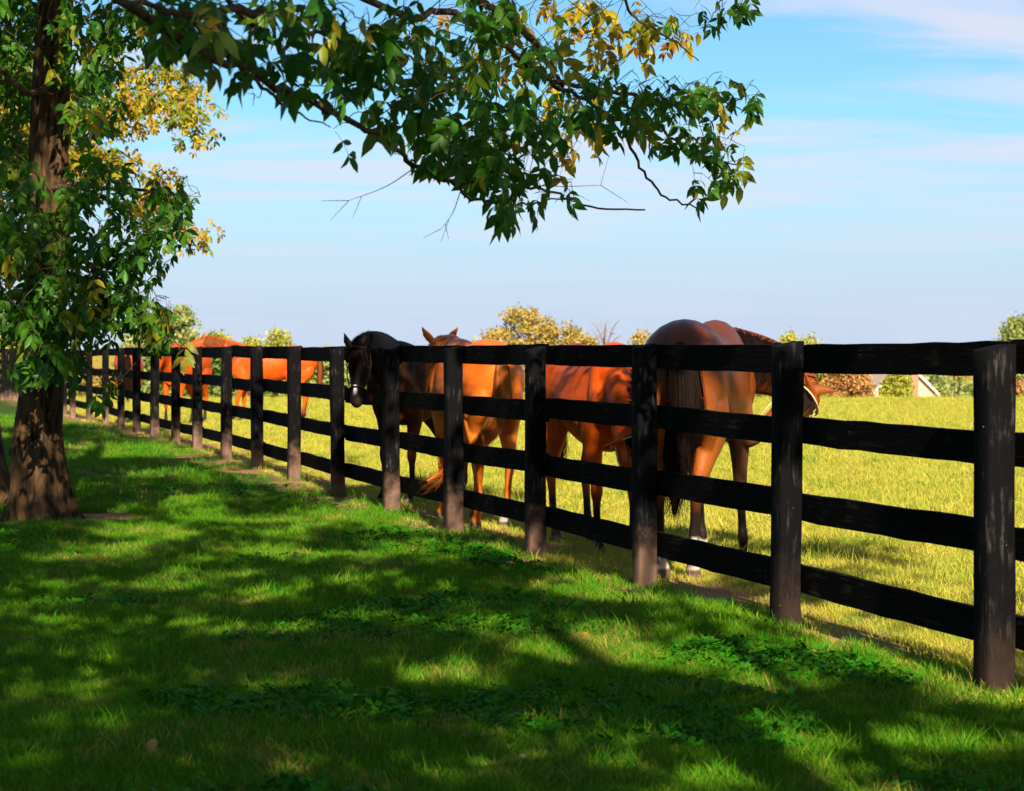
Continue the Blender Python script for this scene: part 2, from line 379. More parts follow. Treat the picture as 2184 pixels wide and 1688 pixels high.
# ------------------------------------------------------------------ fence
def wood_mat(name, black, worn, bare, wearlo, basez):
    m, t, b = mat(name)
    tc = N(t, 'ShaderNodeTexCoord').outputs['Object']; g = N(t, 'ShaderNodeNewGeometry').outputs['Position']
    grain = nz(t, N(t, 'ShaderNodeMapping', {'Vector': g, 'Scale': (30, 30, 4) if basez else (3, 3, 40)}).outputs[0], 1.5, 5, .6)
    pat = nz(t, g, 7, 5, .65); fl = nz(t, g, 42, 2)
    c = mixc(t, ramp01(t, mth(t, 'ADD', mth(t, 'MULTIPLY', grain, .6), mth(t, 'MULTIPLY', pat, .4)), wearlo, wearlo + .22), black, worn)
    c = mixc(t, ramp01(t, mth(t, 'ADD', fl, mth(t, 'MULTIPLY', pat, .25)), .90, .93), c, (.25, .24, .22))
    if basez:
        z = N(t, 'ShaderNodeSeparateXYZ', {0: tc}).outputs[2]
        k = mth(t, 'SUBTRACT', 1, ramp01(t, mth(t, 'ADD', z, mth(t, 'MULTIPLY', mth(t, 'SUBTRACT', pat, .5), .7)), .10, .55)); k = mth(t, 'MULTIPLY', k, N(t, 'ShaderNodeAttribute', attribute_name='wear_and_sun', attribute_type='OBJECT').outputs['Fac'])
        c = mixc(t, k, c, mixc(t, grain, bare, (bare[0] * .55, bare[1] * .5, bare[2] * .5)))  # paler foot: worn wood, with sunlight on the lower posts painted in
    t.links.new(c, b.inputs['Base Color']); b.inputs['Roughness'].default_value = .8; b.inputs['Specular IOR Level'].default_value = .04 if basez else .02
    bump(t, b, mth(t, 'ADD', grain, mth(t, 'MULTIPLY', pat, .5)), .5, .006); return m
M_POST = wood_mat('black_post_wood', (.0035, .0035, .004), (.055, .048, .045), (.26, .16, .11), .53, True)
M_RAIL = wood_mat('black_rail_wood', (.0035, .0035, .0035), (.030, .027, .017), (.2, .13, .09), .52, False)
PU = [(2640, 731, 0), (2120, 730, 1480), (1675, 731, 1340), (1375, 735, 1245), (1143, 738, 1190), (968, 740, 1138), (835, 742, 1107), (721, 744, 1055), (627, 742, 1022), (549, 741, 998),
      (482, 740, 983), (421, 739, 962), (374, 739, 943), (330, 742, 932), (292, 742, 925), (258, 742, 915), (225, 743, 908), (191, 744, 905), (155, 746, 893)]
YP = [21781 / (p[0] + 277) for p in PU]
YP = [YP[0] - 4.2, YP[0] - 2.1] + YP
while YP[-1] < 92: YP.append(YP[-1] + 2.3 + rnd.uniform(-.15, .15))
RT = {9.2: (1.471, 1.10, .722, .353), 12: (1.468, 1.092, .71, .345), 16: (1.461, 1.086, .70, .33), 20: (1.451, 1.05, .682, .302), 30: (1.462, 1.06, .69, .31), 36: (1.44, 1.04, .67, .29), 43: (1.425, 1.02, .64, .26), 51: (1.37, .97, .59, .21), 95: (1.40, 1.0, .62, .24)}
RK = sorted(RT)
def railtop(i, Y): return float(np.interp(Y, RK, [RT[k][i] for k in RK]))
fo = empty('plank_fence', (FX0 - FS * YP[3], YP[3], 0), label='long black four board horse fence with square posts beside the shaded lawn', cat='fence')
fd = nrm((-FS, 1, 0)); fn = np.array((fd[1], -fd[0], 0))         # along the fence; towards the pasture
def post(Y, i):
    x = FX0 - FS * Y; top = railtop(0, Y) + rnd.uniform(-.01, .012); zb = float(gz(Y)) - .12
    zs = np.concatenate([[0], np.arange(.1, top - zb - .05, .13), [top - zb]]); n = len(zs)
    hw, hd = rnd.uniform(.066, .074), rnd.uniform(.062, .07); lean = np.array((rnd.uniform(-.012, .012), rnd.uniform(-.012, .012)))
    prof = []
    for sx, sy in ((1, 1), (-1, 1), (-1, -1), (1, -1)):        # rounded square
        for k in range(3):
            a = math.atan2(sy, sx) + (k - 1) * .42; prof.append((.35 * hw * math.cos(a) * 1.0 + sx * hw * .66, .35 * hd * math.sin(a) + sy * hd * .66))
    prof = np.array(prof); seg = len(prof)
    V = []
    for k, z in enumerate(zs):
        j = 1 + np.array([mnoise.noise(Vector((c[0] * 9 + i * 7.7, c[1] * 9, z * 2.2))) * .09 for c in prof]); sw = 1 + .03 * math.sin(z * 3 + i)
        px = prof * j[:, None] * sw + lean * z
        zz = np.full(seg, z)
        if k == n - 1: zz = z + prof[:, 1] * .22 - .012 + np.array([rnd.uniform(-.003, .003) for _ in range(seg)])
        V.append(np.c_[px[:, :1] * fd[0] + px[:, 1:] * fn[0], px[:, :1] * fd[1] + px[:, 1:] * fn[1], zz])
    V = np.concatenate(V); T = []
    for k in range(n - 1):
        for s in range(seg):
            s2 = (s + 1) % seg; a, b_, c, d_ = k * seg + s, k * seg + s2, (k + 1) * seg + s2, (k + 1) * seg + s; T += [(a, b_, c), (a, c, d_)]
    e = (n - 1) * seg; V = np.vstack([V, V[e:].mean(0)]); T += [(len(V) - 1, e + s, e + (s + 1) % seg) for s in range(seg)]
    me = np_mesh('post', V, np.array(T), [M_POST]); me.polygons.foreach_set('use_smooth', [True] * (len(me.polygons) - seg) + [False] * seg)
    o = mobj('post', me, fo, world=False); o['wear_and_sun'] = .12 if Y < 12 else .55 + .45 * rnd.random(); o.location = Vector((x, Y, zb)) - fo.location; return o
def rail(Ya, Yb, i, k):
    a = np.array((FX0 - FS * Ya, Ya, 0)); b = np.array((FX0 - FS * Yb, Yb, 0)); L = np.linalg.norm(b - a); n = 9
    za, zb_ = railtop(i, Ya) + rnd.uniform(-.014, .012), railtop(i, Yb) + rnd.uniform(-.014, .012); wd = rnd.uniform(.138, .15); off = .082 + rnd.uniform(0, .006)
    V = []
    g = .005
    for s in range(n + 1):
        t = s / n; p = a + fd * (g + (L - 2 * g) * t); z = za + (zb_ - za) * t - .007 * math.sin(math.pi * t) * rnd.uniform(.2, 1)
        e1, e2 = rnd.uniform(-.0024, .0024), rnd.uniform(-.0024, .0024); th = .013
        if s in (0, n): e1 -= .004; e2 += .003
        for o_, zz in ((-th, z + e1), (th, z + e1 + .002), (th, z - wd + e2), (-th, z - wd + e2)):
            V.append(p + fn * (off + o_) + np.array((0, 0, zz)))
    T = []
    for s in range(n):
        for c in range(4):
            c2 = (c + 1) % 4; p0, p1, q0, q1 = s * 4 + c, s * 4 + c2, s * 4 + 4 + c, s * 4 + 4 + c2; T += [(p0, q0, q1), (p0, q1, p1)]
    T += [(0, 1, 2), (0, 2, 3), (n * 4, n * 4 + 2, n * 4 + 1), (n * 4, n * 4 + 3, n * 4 + 2)]
    mobj('rail', np_mesh('rail', np.array(V), np.array(T), [M_RAIL]), fo)
for i, y in enumerate(YP): post(y, i)
for i in range(len(YP) - 1):
    for k in range(4): rail(YP[i], YP[i + 1], k, i)

# ------------------------------------------------------------------ horses
def coat_mat(name, rough=.38, spec=.11):
    m, t, b = mat(name)
    a = N(t, 'ShaderNodeAttribute', attribute_name='coat').outputs['Color']
    tc = N(t, 'ShaderNodeTexCoord').outputs['Object']
    f = nz(t, tc, 5, 5, .6); fn_ = nz(t, N(t, 'ShaderNodeMapping', {'Vector': tc, 'Scale': (60, 140, 40)}).outputs[0], 3, 3)
    c = mixc(t, mth(t, 'MULTIPLY', ramp01(t, f, .42, .66), .6), a, mixc(t, 1, a, (.62, .5, .45), 'MULTIPLY'))
    t.links.new(c, b.inputs['Base Color']); b.inputs['Roughness'].default_value = rough; b.inputs['Specular IOR Level'].default_value = spec
    bump(t, b, mth(t, 'ADD', fn_, mth(t, 'MULTIPLY', f, 2)), .22, .012); return m
M_COAT = coat_mat('horse_coat'); M_COATB = coat_mat('black_horse_coat', .5, .03)
def simple(name, c, rough=.5, spec=.4):
    m, t, b = mat(name); g = N(t, 'ShaderNodeNewGeometry').outputs['Position']
    cc = mixc(t, nz(t, g, 35, 3), (c[0] * .75, c[1] * .75, c[2] * .75), (c[0] * 1.2, c[1] * 1.2, c[2] * 1.2))
    t.links.new(cc, b.inputs['Base Color']); b.inputs['Roughness'].default_value = rough; b.inputs['Specular IOR Level'].default_value = spec; return m
M_EYE = simple('horse_eye', (.01, .006, .004), .08, .6)
M_HB = simple('black_hair', (.008, .004, .003), .65, .03); M_HR = simple('red_brown_hair', (.16, .045, .014), .65, .04); M_HC = simple('chestnut_hair', (.33, .09, .018), .65, .04)
M_STRAP = simple('pale_leather', (.62, .42, .25), .55); M_STRAPD = simple('dark_leather', (.02, .010, .006), .6, .05)

TR = [(-.86, 1.17, .09, .13), (-.78, 1.19, .19, .23), (-.62, 1.21, .265, .315), (-.42, 1.235, .285, .335), (-.2, 1.20, .27, .325), (.06, 1.155, .29, .355), (.3, 1.135, .285, .385), (.5, 1.16, .25, .405), (.66, 1.19, .215, .385), (.8, 1.17, .175, .28), (.90, 1.14, .10, .15)]
HIND = [(-.50, 1.22, .14, .10, .24), (-.46, 1.02, .16, .115, .22), (-.44, .88, .17, .10, .165), (-.53, .74, .155, .07, .105), (-.63, .60, .14, .052, .07), (-.655, .53, .135, .043, .058), (-.635, .40, .132, .031, .04), (-.615, .25, .13, .03, .038), (-.605, .165, .13, .038, .045), (-.565, .105, .13, .032, .036), (-.53, .065, .13, .043, .05), (-.505, .012, .13, .055, .066)]
FORE = [(.62, 1.18, .12, .10, .2), (.58, .98, .155, .10, .165), (.54, .82, .16, .078, .105), (.555, .66, .155, .056, .07), (.57, .53, .15, .046, .05), (.575, .46, .15, .047, .05), (.568, .38, .15, .032, .036), (.565, .25, .15, .028, .034), (.568, .16, .15, .036, .042), (.60, .10, .15, .03, .034), (.628, .062, .15, .042, .048), (.645, .012, .15, .054, .062)]
def chain(Cp, n=4, seg=16, lat=(0, 1, 0)):
    C_ = catmull(Cp, n); C_[:, 3:] = np.maximum(C_[:, 3:], .008)
    return tube(C_[:, :3], C_[:, 3], C_[:, 4], lat, seg)
def horse(name, label, loc, theta, neck, head, headlat, coat, hair, leg_dark, socks=(), feet=None, tail=None, mane_side=1, scale=1.0, voxel=.014,
          ears=None, blaze=0, halter=None, bend=0, hairn=1.0, earlen=.19, snip=False, tailw=1.0, shaded_topline=False):
    """neck: centre points from withers to poll; head: poll point and nose point; all in the horse's own frame (x forward, y left)"""
    feet = feet or {}
    T = Tri()
    def bd(x): return bend * max(0, (x + .3)) ** 1.5
    T.add(*chain([(x, bd(x), z, w_, h) for x, z, w_, h in TR], 3, 24))
    # muscles
    legs = {}
    for nm, base, s in (('hl', HIND, 1), ('hr', HIND, -1), ('fl', FORE, 1), ('fr', FORE, -1)):
        dx, dy = feet.get(nm, (0, 0)); P = []
        for x, z, y, w_, h in base:
            k = min(1, max(0, (1.05 - z) / 1.0)) ; P.append((x + dx * k, s * y + dy * k + (bd(.5) if nm[0] == 'f' else 0), z, w_, h))
        legs[nm] = (P[-1][0], P[-1][1]); T.add(*chain(P, 4, 14))
        if nm[0] == 'h':
            T.add(*chain([(P[4][0] - .01, P[4][1], .66, .018, .02), (P[4][0] - .055, P[4][1], .615, .024, .03), (P[5][0] - .03, P[5][1], .53, .02, .03)], 3, 8))
            T.add(*chain([(-.72, s * .12, 1.22, .06, .1), (-.70, s * .13, 1.05, .1, .14), (-.60, s * .15, .9, .07, .1), (-.56, s * .15, .78, .04, .06)], 3, 12))
        else:
            T.add(*chain([(.62, s * .15 + bd(.6), 1.38, .05, .1), (.72, s * .165 + bd(.7), 1.15, .075, .13), (.74, s * .13 + bd(.7), .98, .07, .1)], 3, 12))
            T.add(*chain([(.48, s * .17 + bd(.5), 1.12, .08, .13), (.46, s * .18 + bd(.5), .95, .06, .09)], 3, 10))
    # neck
    n_ = len(neck); nw = np.interp(np.linspace(0, 1, n_), [0, .35, .7, 1], [.155, .115, .09, .08]); nh = np.interp(np.linspace(0, 1, n_), [0, .35, .7, 1], [.31, .235, .17, .135])
    Pn = catmull(np.c_[np.array(neck, float), nw, nh], 4)
    Tn = np.gradient(Pn[:, :3], axis=0); Tn /= np.linalg.norm(Tn, axis=1)[:, None]
    hl = nrm(headlat); t_ = np.linspace(0, 1, len(Pn))[:, None] ** 2
    lat = np.cross((0, 0, 1), Tn); lat[:, 2] = 0; lat = np.where(np.linalg.norm(lat, axis=1)[:, None] > .2, lat, (0, 1, 0)); lat = lat * (1 - t_) + hl * t_
    T.add(*tube(Pn[:, :3], Pn[:, 3], Pn[:, 4], lat, 18))
    # head
    p0, p1 = np.array(head[0], float), np.array(head[1], float); ax = nrm(p1 - p0); hl = nrm(hl - ax * np.dot(hl, ax)); up = np.cross(ax, hl)
    if up[2] < 0 and abs(up[2]) > .2 and headlat[1] >= 0 and len(head) < 3: up = -up
    if len(head) > 2: up = nrm(np.array(head[2], float) - ax * np.dot(head[2], ax))
    HL = np.linalg.norm(p1 - p0)
    def hp(s, o=0, l=0): return p0 + ax * (s * HL) + up * o + hl * l
    Hs = [(-.1, -.01, .06, .075), (.02, -.005, .083, .105), (.2, -.02, .098, .135), (.38, -.03, .098, .135), (.55, -.02, .074, .105), (.72, -.01, .06, .08), (.88, -.012, .06, .072), (.97, -.016, .054, .06), (1.02, -.02, .035, .035)]
    Hc = catmull([tuple(hp(s, o)) + (w_, h) for s, o, w_, h in Hs], 4)
    T.add(*tube(Hc[:, :3], Hc[:, 3], Hc[:, 4], hl, 18))
    for s in (-1, 1):                                             # jowl, brow
        T.add(*chain([tuple(hp(.25, -.06, s * .05)) + (.03, .05), tuple(hp(.4, -.075, s * .052)) + (.035, .065), tuple(hp(.5, -.06, s * .045)) + (.025, .04)], 3, 8, hl))
        T.add(*chain([tuple(hp(.2, .045, s * .06)) + (.02, .02), tuple(hp(.3, .05, s * .075)) + (.024, .026), tuple(hp(.38, .035, s * .07)) + (.018, .018)], 3, 8, hl))
        T.add(*chain([tuple(hp(.86, .03, s * .03)) + (.012, .018), tuple(hp(.93, .02, s * .04)) + (.018, .024), tuple(hp(.99, 0, s * .035)) + (.012, .018)], 3, 8, hl))
        e = (ears or {}).get(s) if isinstance(ears, dict) else None
        ed = nrm(hl * s * .28 + up * .45 - ax * .8) if e is None else nrm(e)
        b0 = hp(.02, .075, s * .055); side = nrm(np.cross(ed, up)) if abs(np.dot(ed, up)) < .9 else hl
        el = hl - ed * np.dot(hl, ed); el = nrm(el) if np.linalg.norm(el) > .15 else up
        C_ = catmull([tuple(b0 - ed * .03) + (.03, .022), tuple(b0 + ed * .03) + (.036, .02), tuple(b0 + ed * earlen * .5) + (.04, .014), tuple(b0 + ed * earlen * .8 + hl * s * -.008) + (.024, .010), tuple(b0 + ed * earlen * 1.05 - hl * s * .02) + (.006, .006)], 4)
        T.add(*tube(C_[:, :3], C_[:, 3], C_[:, 4], el, 10))
    V, Tt = T.arrays()
    me = np_mesh('tmp', V, Tt); o = bpy.data.objects.new('tmp', me); COL.objects.link(o)
    md = o.modifiers.new('r', 'REMESH'); md.mode = 'VOXEL'; md.voxel_size = voxel; md.use_smooth_shade = True
    ms = o.modifiers.new('s', 'SMOOTH'); ms.factor = .5; ms.iterations = max(2, int(5 * .014 / voxel))
    dg = bpy.context.evaluated_depsgraph_get(); dg.update()
    bm_ = bpy.data.meshes.new_from_object(o.evaluated_get(dg)); bpy.data.objects.remove(o)
    nv = len(bm_.vertices); co = np.empty(nv * 3, np.float32); bm_.vertices.foreach_get('co', co); co = co.reshape(-1, 3).astype(float)
    # coat: colour, black or white leg points, muzzle, face marks
    c0, c1 = np.array(coat[0]), np.array(coat[1])
    x, y, z = co.T
    k = np.clip((z - .75) / .7, 0, 1)[:, None]; C_ = c1 * (1 - k) + c0 * k
    K = np.array((.016, .010, .008)); Wt = np.array((.62, .56, .5)); hoofc = np.array((.10, .075, .055))
    if coat is BLK:
        kk = np.clip(1.3 - np.linalg.norm(co - (p0 + p1) / 2, axis=1) / .45, 0, 1)[:, None]; C_ = C_ * (1 - kk) + c0 * kk
    fy = np.array([legs[n][1] for n in ('hl', 'hr', 'fl', 'fr')]); fx = np.array([legs[n][0] for n in ('hl', 'hr', 'fl', 'fr')])
    notface = np.linalg.norm(co - p0, axis=1) > HL * 1.25
    if shaded_topline:  # darker back: bay topline and leaf shade painted into the coat
        kk = np.clip((z - 1.36) / .2, 0, 1) * np.clip((.45 - x) / .3, 0, 1) * .8; C_ = C_ * (1 - kk[:, None]) + np.array((.07, .018, .007)) * kk[:, None]
    if leg_dark:
        kk = np.clip((leg_dark - z) / .22, 0, 1) * notface; C_ = C_ * (1 - kk[:, None]) + K * kk[:, None]
    li = np.argmin((x[:, None] - fx) ** 2 + (y[:, None] - fy) ** 2, axis=1)
    for i, n in enumerate(('hl', 'hr', 'fl', 'fr')):
        h = dict(socks).get(n)
        if h:
            kk = np.clip((h - z + .02 * np.sin(x * 60 + y * 40)) / .03, 0, 1) * (li == i) * notface; C_ = C_ * (1 - kk[:, None]) + Wt * kk[:, None]
    kk = np.clip((.062 - z) / .01, 0, 1)[:, None]; C_ = C_ * (1 - kk) + hoofc * kk
    rel = co - p0; s_ = rel @ ax / HL; l_ = rel @ hl; u_ = rel @ up; near = (np.linalg.norm(rel - np.outer(s_ * HL, ax), axis=1) < .24) & (s_ > -.1)
    kk = np.clip((s_ - .82) / .12, 0, 1) * near * .75; C_ = C_ * (1 - kk[:, None]) + np.array((.05, .03, .025)) * kk[:, None]
    for s in (-1, 1):
        kk = np.clip(1 - np.linalg.norm(co - hp(.94, .02, s * .047), axis=1) / .03, 0, 1)[:, None]; C_ = C_ * (1 - kk) + K * kk
    if blaze:
        kk = np.clip((blaze - np.abs(l_)) / .012, 0, 1) * (u_ > .03) * (s_ > (.68 if snip else .22)) * (s_ < (.86 if snip else .62)) * near; C_ = C_ * (1 - kk[:, None]) + np.array((.75, .70, .68)) * kk[:, None]
    at_ = bm_.attributes.new('coat', 'FLOAT_COLOR', 'POINT'); at_.data.foreach_set('color', np.c_[np.clip(C_, 0, 1), np.ones(nv)].astype(np.float32).ravel())
    bm_.materials.clear(); bm_.materials.append(M_COATB if coat is BLK else M_COAT); bm_.name = 'horse_body'
    root = empty(name, (loc[0], loc[1], float(gh(loc[0], loc[1]))), label=label, cat='horse', group='horses in the pasture behind the fence')
    root.rotation_euler = (0, 0, theta); root.scale = (scale,) * 3
    def child(n, me_):
        c = bpy.data.objects.new(n, me_); link(c, root); return c
    child('body', bm_)
    E = Tri()
    for s in (-1, 1):
        a = np.linspace(0, math.pi, 7); P = hp(.31, .03, s * .082)[None] + np.outer(-np.cos(a) * .02, ax); E.add(*tube(P, np.sin(a) * .018 + .001, None, None, 8)); 
        c = Tri(); c.add(*E.arrays()); child('eye', c.mesh('eye', [M_EYE], True)); E = Tri()
    # mane and forelock ribbons
    q = np.random.RandomState(len(name) + int(abs(theta * 100))); H = Tri()
    def ribbon(P, wd, side):
        P = np.asarray(P); n = len(P); w_ = wd * np.linspace(1, .15, n)[:, None]; sd_ = nrm(side)
        H.add(np.vstack([P - sd_ * w_, P + sd_ * w_]), [(i, i + 1, n + i + 1) for i in range(n - 1)] + [(i, n + i + 1, n + i) for i in range(n - 1)])
    Tn_up = np.cross(Tn, lat); Tn_up /= np.maximum(np.linalg.norm(Tn_up, axis=1), 1e-6)[:, None]; Tn_up[Tn_up[:, 2] < 0] *= -1
    latn = lat / np.maximum(np.linalg.norm(lat, axis=1), 1e-6)[:, None]
    for i in range(int(380 * hairn)):
        f = q.uniform(.12, 1) * (len(Pn) - 1.001); a = int(f); g = f - a; i2 = min(a + 1, len(Pn) - 1)
        c, tw, hh = (Pn[a] * (1 - g) + Pn[i2] * g)[:3], Pn[a, 3], Pn[a, 4]; U, Lt, Tg = Tn_up[a], latn[a] * mane_side, Tn[a]
        L = q.uniform(.75, 1.25) * hh * 1.25; j = q.normal(0, .006, 3)
        p = c + U * (hh * .86) + j; P = [p, p + U * .006 + Lt * .025]
        dn = nrm(Lt * .25 - U * .9 + np.array((0, 0, -.5)) + Tg * q.normal(0, .25) * .4)
        out_ = Lt * (tw * 1.02 + .018 + q.uniform(0, .02))
        P += [c + U * (hh * .6) + out_ * .9 + j, c + U * (hh * .6) + out_ + dn * L * .5 + j * 1.5 + Lt * .01, c + U * (hh * .6) + out_ + dn * L + j * 3]
        ribbon(P, .0042, Tg)
    for i in range(int(46 * hairn)):
        l = q.normal(0, .035); L = q.uniform(.25, .42) * HL; P = [hp(-.02, .09, l * .7), hp(.08, .125, l), hp(.08 + L / HL * .5, .13, l * 1.3), hp(.08 + L / HL, .115 , l * 1.8 + q.normal(0, .012))]
        ribbon(P, .005, hl)
    child('mane', H.mesh('mane', [hair]))
    # tail: solid dock and hair
    H = Tri(); tl = np.array(tail or [(-.83, 0, 1.40), (-.93, 0, 1.30), (-.95, 0, 1.05), (-.93, 0, .75), (-.90, 0, .5)], float)
    Pt = catmull(tl, 6); nn = len(Pt); tt = np.linspace(0, 1, nn); wv = tailw * np.interp(tt, [0, .15, .5, .8, 1], [.032, .05, .075, .06, .012])
    H.add(*tube(Pt, wv * .75, wv * .6, (0, 1, 0), 12))
    for i in range(int(520 * hairn)):
        a, r = q.uniform(0, 6.283), q.uniform(.6, 1.25); e = q.uniform(.72, 1.1); m_ = max(4, int(nn * min(1, e) * .9)); idx = np.linspace(q.uniform(0, .25) * nn, (nn - 1) * min(1, e), 7).astype(int)
        P = Pt[idx] + np.c_[np.zeros(7), np.cos(a) * wv[idx] * r * 1.0, np.zeros(7)] + np.c_[np.sin(a) * wv[idx] * r * .8, np.zeros(7), np.zeros(7)]
        P[-1] += q.normal(0, .045, 3) + (0, 0, -.10 * max(0, e - .9)); P[-2] += q.normal(0, .018, 3); P[-3] += q.normal(0, .008, 3); ribbon(P, .0036, (math.sin(a) * .3, 1, 0) if abs(math.sin(a)) > .5 else (1, .2, 0))
    child('tail', H.mesh('tail', [hair]))
    if halter:
        B = Tri()
        def band(s, k, n=20):
            i = int(np.interp(s, [-.1, 1.02], [0, len(Hc) - 1])); ring = []
            for a in np.linspace(0, 2 * math.pi, n + 1): ring.append(Hc[i, :3] + hl * math.cos(a) * (Hc[i, 3] + k) + up * math.sin(a) * (Hc[i, 4] + k))
            B.add(*tube(ring, .005, .014, np.tile(ax, (n + 1, 1)), 6, False))
        band(.62, .012); band(.06, .025)
        for s in (-1, 1):
            B.add(*tube([hp(.62, -.02, s * .083), hp(.45, -.01, s * .108), hp(.25, 0, s * .118), hp(.06, .02, s * .106)], .005, .012, hl, 6))
        child('halter', B.mesh('halter', [halter], True))
    return root

BAY = ((.095, .022, .004), (.25, .066, .009)); DKBAY = ((.10, .028, .010), (.13, .038, .012)); RED = ((.47, .062, .005), (.54, .085, .007)); CHEST = ((.50, .105, .009), (.54, .135, .014)); BLK = ((.005, .0035, .0035), (.05, .013, .005))
S2 = lambda *a: a
horse('bay_horse', 'bay horse with dark tail seen from behind, haltered head turned back right', (1.17, 14.29), R(79),
      [(.60, -.01, 1.22), (.86, -.12, 1.29), (.97, -.32, 1.28), (.88, -.54, 1.20), (.72, -.65, 1.08)], [(.66, -.68, 1.06), (.45, -.29, .79), (-.9, -.25, .28)], (-.1, -.62, -.72),
      BAY, M_HB, .62, {'hr': .25, 'fl': .15, 'hl': .12}, {'hr': (0, .07), 'hl': (.05, 0), 'fl': (0, -.09), 'fr': (0, -.05)},
      [(-.84, -.02, 1.41), (-.95, -.05, 1.30), (-.98, -.07, 1.02), (-.97, -.02, .75), (-.95, .0, .42)], -1, 1.035, .012, blaze=.022, halter=M_STRAP, bend=-.10, hairn=1.5, tailw=1.4, shaded_topline=True,
      ears={1: (-.2, .25, .9), -1: (.1, -.95, .02)}, earlen=.2)
horse('chestnut_horse', 'red chestnut horse with dark legs facing the fence, its head lowered behind a post', (.585, 16.23), R(-75),
      [(.60, 0, 1.2), (.88, -.05, 1.17), (1.08, -.1, 1.04), (1.23, -.13, .92)], [(1.26, -.13, .88), (1.40, .02, .42), (.8, 0, .5)], (0, 1, 0),
      RED, M_HB, .55, {}, {'hl': (.1, 0), 'fr': (-.02, .03)}, None, 1, .96, .013, halter=M_STRAP, ears={1: (-.1, .5, .6), -1: (.05, -.9, -.25)})
horse('pale_chestnut_horse', 'light chestnut horse seen from behind with tail swishing left and ears pricked above the rail', (-.305, 18.55), R(105),
      [(.60, 0, 1.25), (.85, 0, 1.38), (1.1, 0, 1.44), (1.27, 0, 1.47)], [(1.30, 0, 1.48), (1.72, 0, 1.17), (.6, 0, .8)], (0, 1, 0),
      CHEST, M_HC, 0, {'hr': .17, 'hl': 0}, {'hr': (0, .02)},
      [(-.83, 0, 1.40), (-.93, .01, 1.28), (-.96, .03, 1.0), (-.96, .12, .80), (-.92, .36, .58), (-.86, .62, .42)], 1, .99, .013, ears={1: (-.05, .66, .75), -1: (-.05, -.66, .75)}, hairn=.6, earlen=.2)
horse('black_horse', 'black horse facing the fence with a white mark on its nose, standing in leaf shade', (-.84, 21.34), R(245),
      [(.60, 0, 1.25), (.9, 0, 1.42), (1.2, .03, 1.49), (1.38, .05, 1.48)], [(1.42, .05, 1.47), (1.62, .12, .98), (.9, .2, .4)], (-.2, 1, 0),
      BLK, M_HB, .5, {}, {}, None, -1, .98, .014, blaze=.02, snip=True, halter=M_STRAPD, ears={1: (.05, .6, .75), -1: (.0, -.55, .82)})
horse('far_chestnut_horse', 'chestnut horse standing side-on far down the pasture with its head to the left', (-4.8, 44.3), R(180),
      [(.60, 0, 1.28), (.9, 0, 1.45), (1.2, 0, 1.58), (1.38, 0, 1.64)], [(1.42, 0, 1.63), (1.92, 0, 1.42), (.4, 0, .9)], (0, 1, 0),
      RED, M_HR, .4, {}, {'fl': (.22, 0), 'fr': (.05, 0)}, None, 1, 1.0, .02, hairn=.6)
horse('walking_horse', 'chestnut horse facing the fence beside the hanging yellow leaf, between the thin far posts', (-6.13, 41.4), R(255),
      [(.60, 0, 1.25), (.9, 0, 1.36), (1.15, .03, 1.42), (1.3, .05, 1.42)], [(1.34, .05, 1.41), (1.55, .1, 1.0), (.9, .2, .4)], (-.2, 1, 0),
      RED, M_HR, .5, {}, {'fl': (.1, 0)}, None, -1, 1.0, .02, hairn=.6)
horse('distant_horse', 'brown horse nearest the big trunk, seen from behind through the weathered far posts', (-7.75, 44.6), R(98),
      [(.60, 0, 1.2), (.9, 0, 1.2), (1.15, 0, 1.12), (1.3, 0, 1.05)], [(1.34, 0, 1.04), (1.6, 0, .6), (.8, 0, .5)], (0, 1, 0),
      RED, M_HB, .6, {'hl': .2}, {}, None, 1, 1.0, .02, hairn=.6)

# ------------------------------------------------------------------ leaves
def leaflet(L, W, q):
    """pointed oval with a fold along the midrib and a droop; x along, y across"""
    xs = [0, .28, .62, 1]; ww = [.0, .46, .40, 0]; fold, dr = q.uniform(.15, .6), q.uniform(.05, .3)
    V = [(0, 0, 0)]
    for x, w_ in ((.28, .46), (.62, .42)):
        V += [(x, 0, -dr * x * x), (x, w_ * W / L, -dr * x * x + fold * w_ * W / L), (x, -w_ * W / L, -dr * x * x + fold * w_ * W / L)]
    V.append((1.0, 0, -dr * 1.1))
    return np.array(V) * L, np.array([(0, 1, 2), (0, 3, 1), (1, 4, 5), (1, 5, 2), (1, 3, 6), (1, 6, 4), (4, 7, 5), (4, 6, 7)])
def rot_axis(a, ang): return np.array(Matrix.Rotation(ang, 3, Vector(a)))
def compound(seed, n=5, L=.13, W=.058, rach=.2, simple_=False):
    q = np.random.RandomState(seed); T = Tri(); pts = []
    P = np.array([(t * rach, 0, -.35 * rach * t * t) for t in np.linspace(0, 1, 4)])
    T.add(*tube(P, .0016, None, None, 3, False))
    k = (n - 1) // 2
    for i in range(k):
        t = .42 + .5 * i / max(1, k - 1) if k > 1 else .6
        for s in (-1, 1): pts.append((t, s * q.uniform(.75, 1.15)))
    pts.append((1.0, q.uniform(-.2, .2)))
    for t, yaw in pts:
        l = L * q.uniform(.8, 1.15) * (1 if t == 1 else .85 + .15 * t); V, F_ = leaflet(l, W * l / L * q.uniform(.9, 1.1), q)
        if simple_: V = V[[0, 1, 2, 3, 7]]; V[2:4, 0] *= 1.5; F_ = np.array([(0, 4, 2), (0, 3, 4)])
        M = rot_axis((0, 0, 1), yaw) @ rot_axis((0, 1, 0), q.uniform(.1, .75)) @ rot_axis((1, 0, 0), q.normal(0, .5))
        T.add(V @ M.T + np.array((t * rach, 0, -.35 * rach * t * t)), F_)
    return T
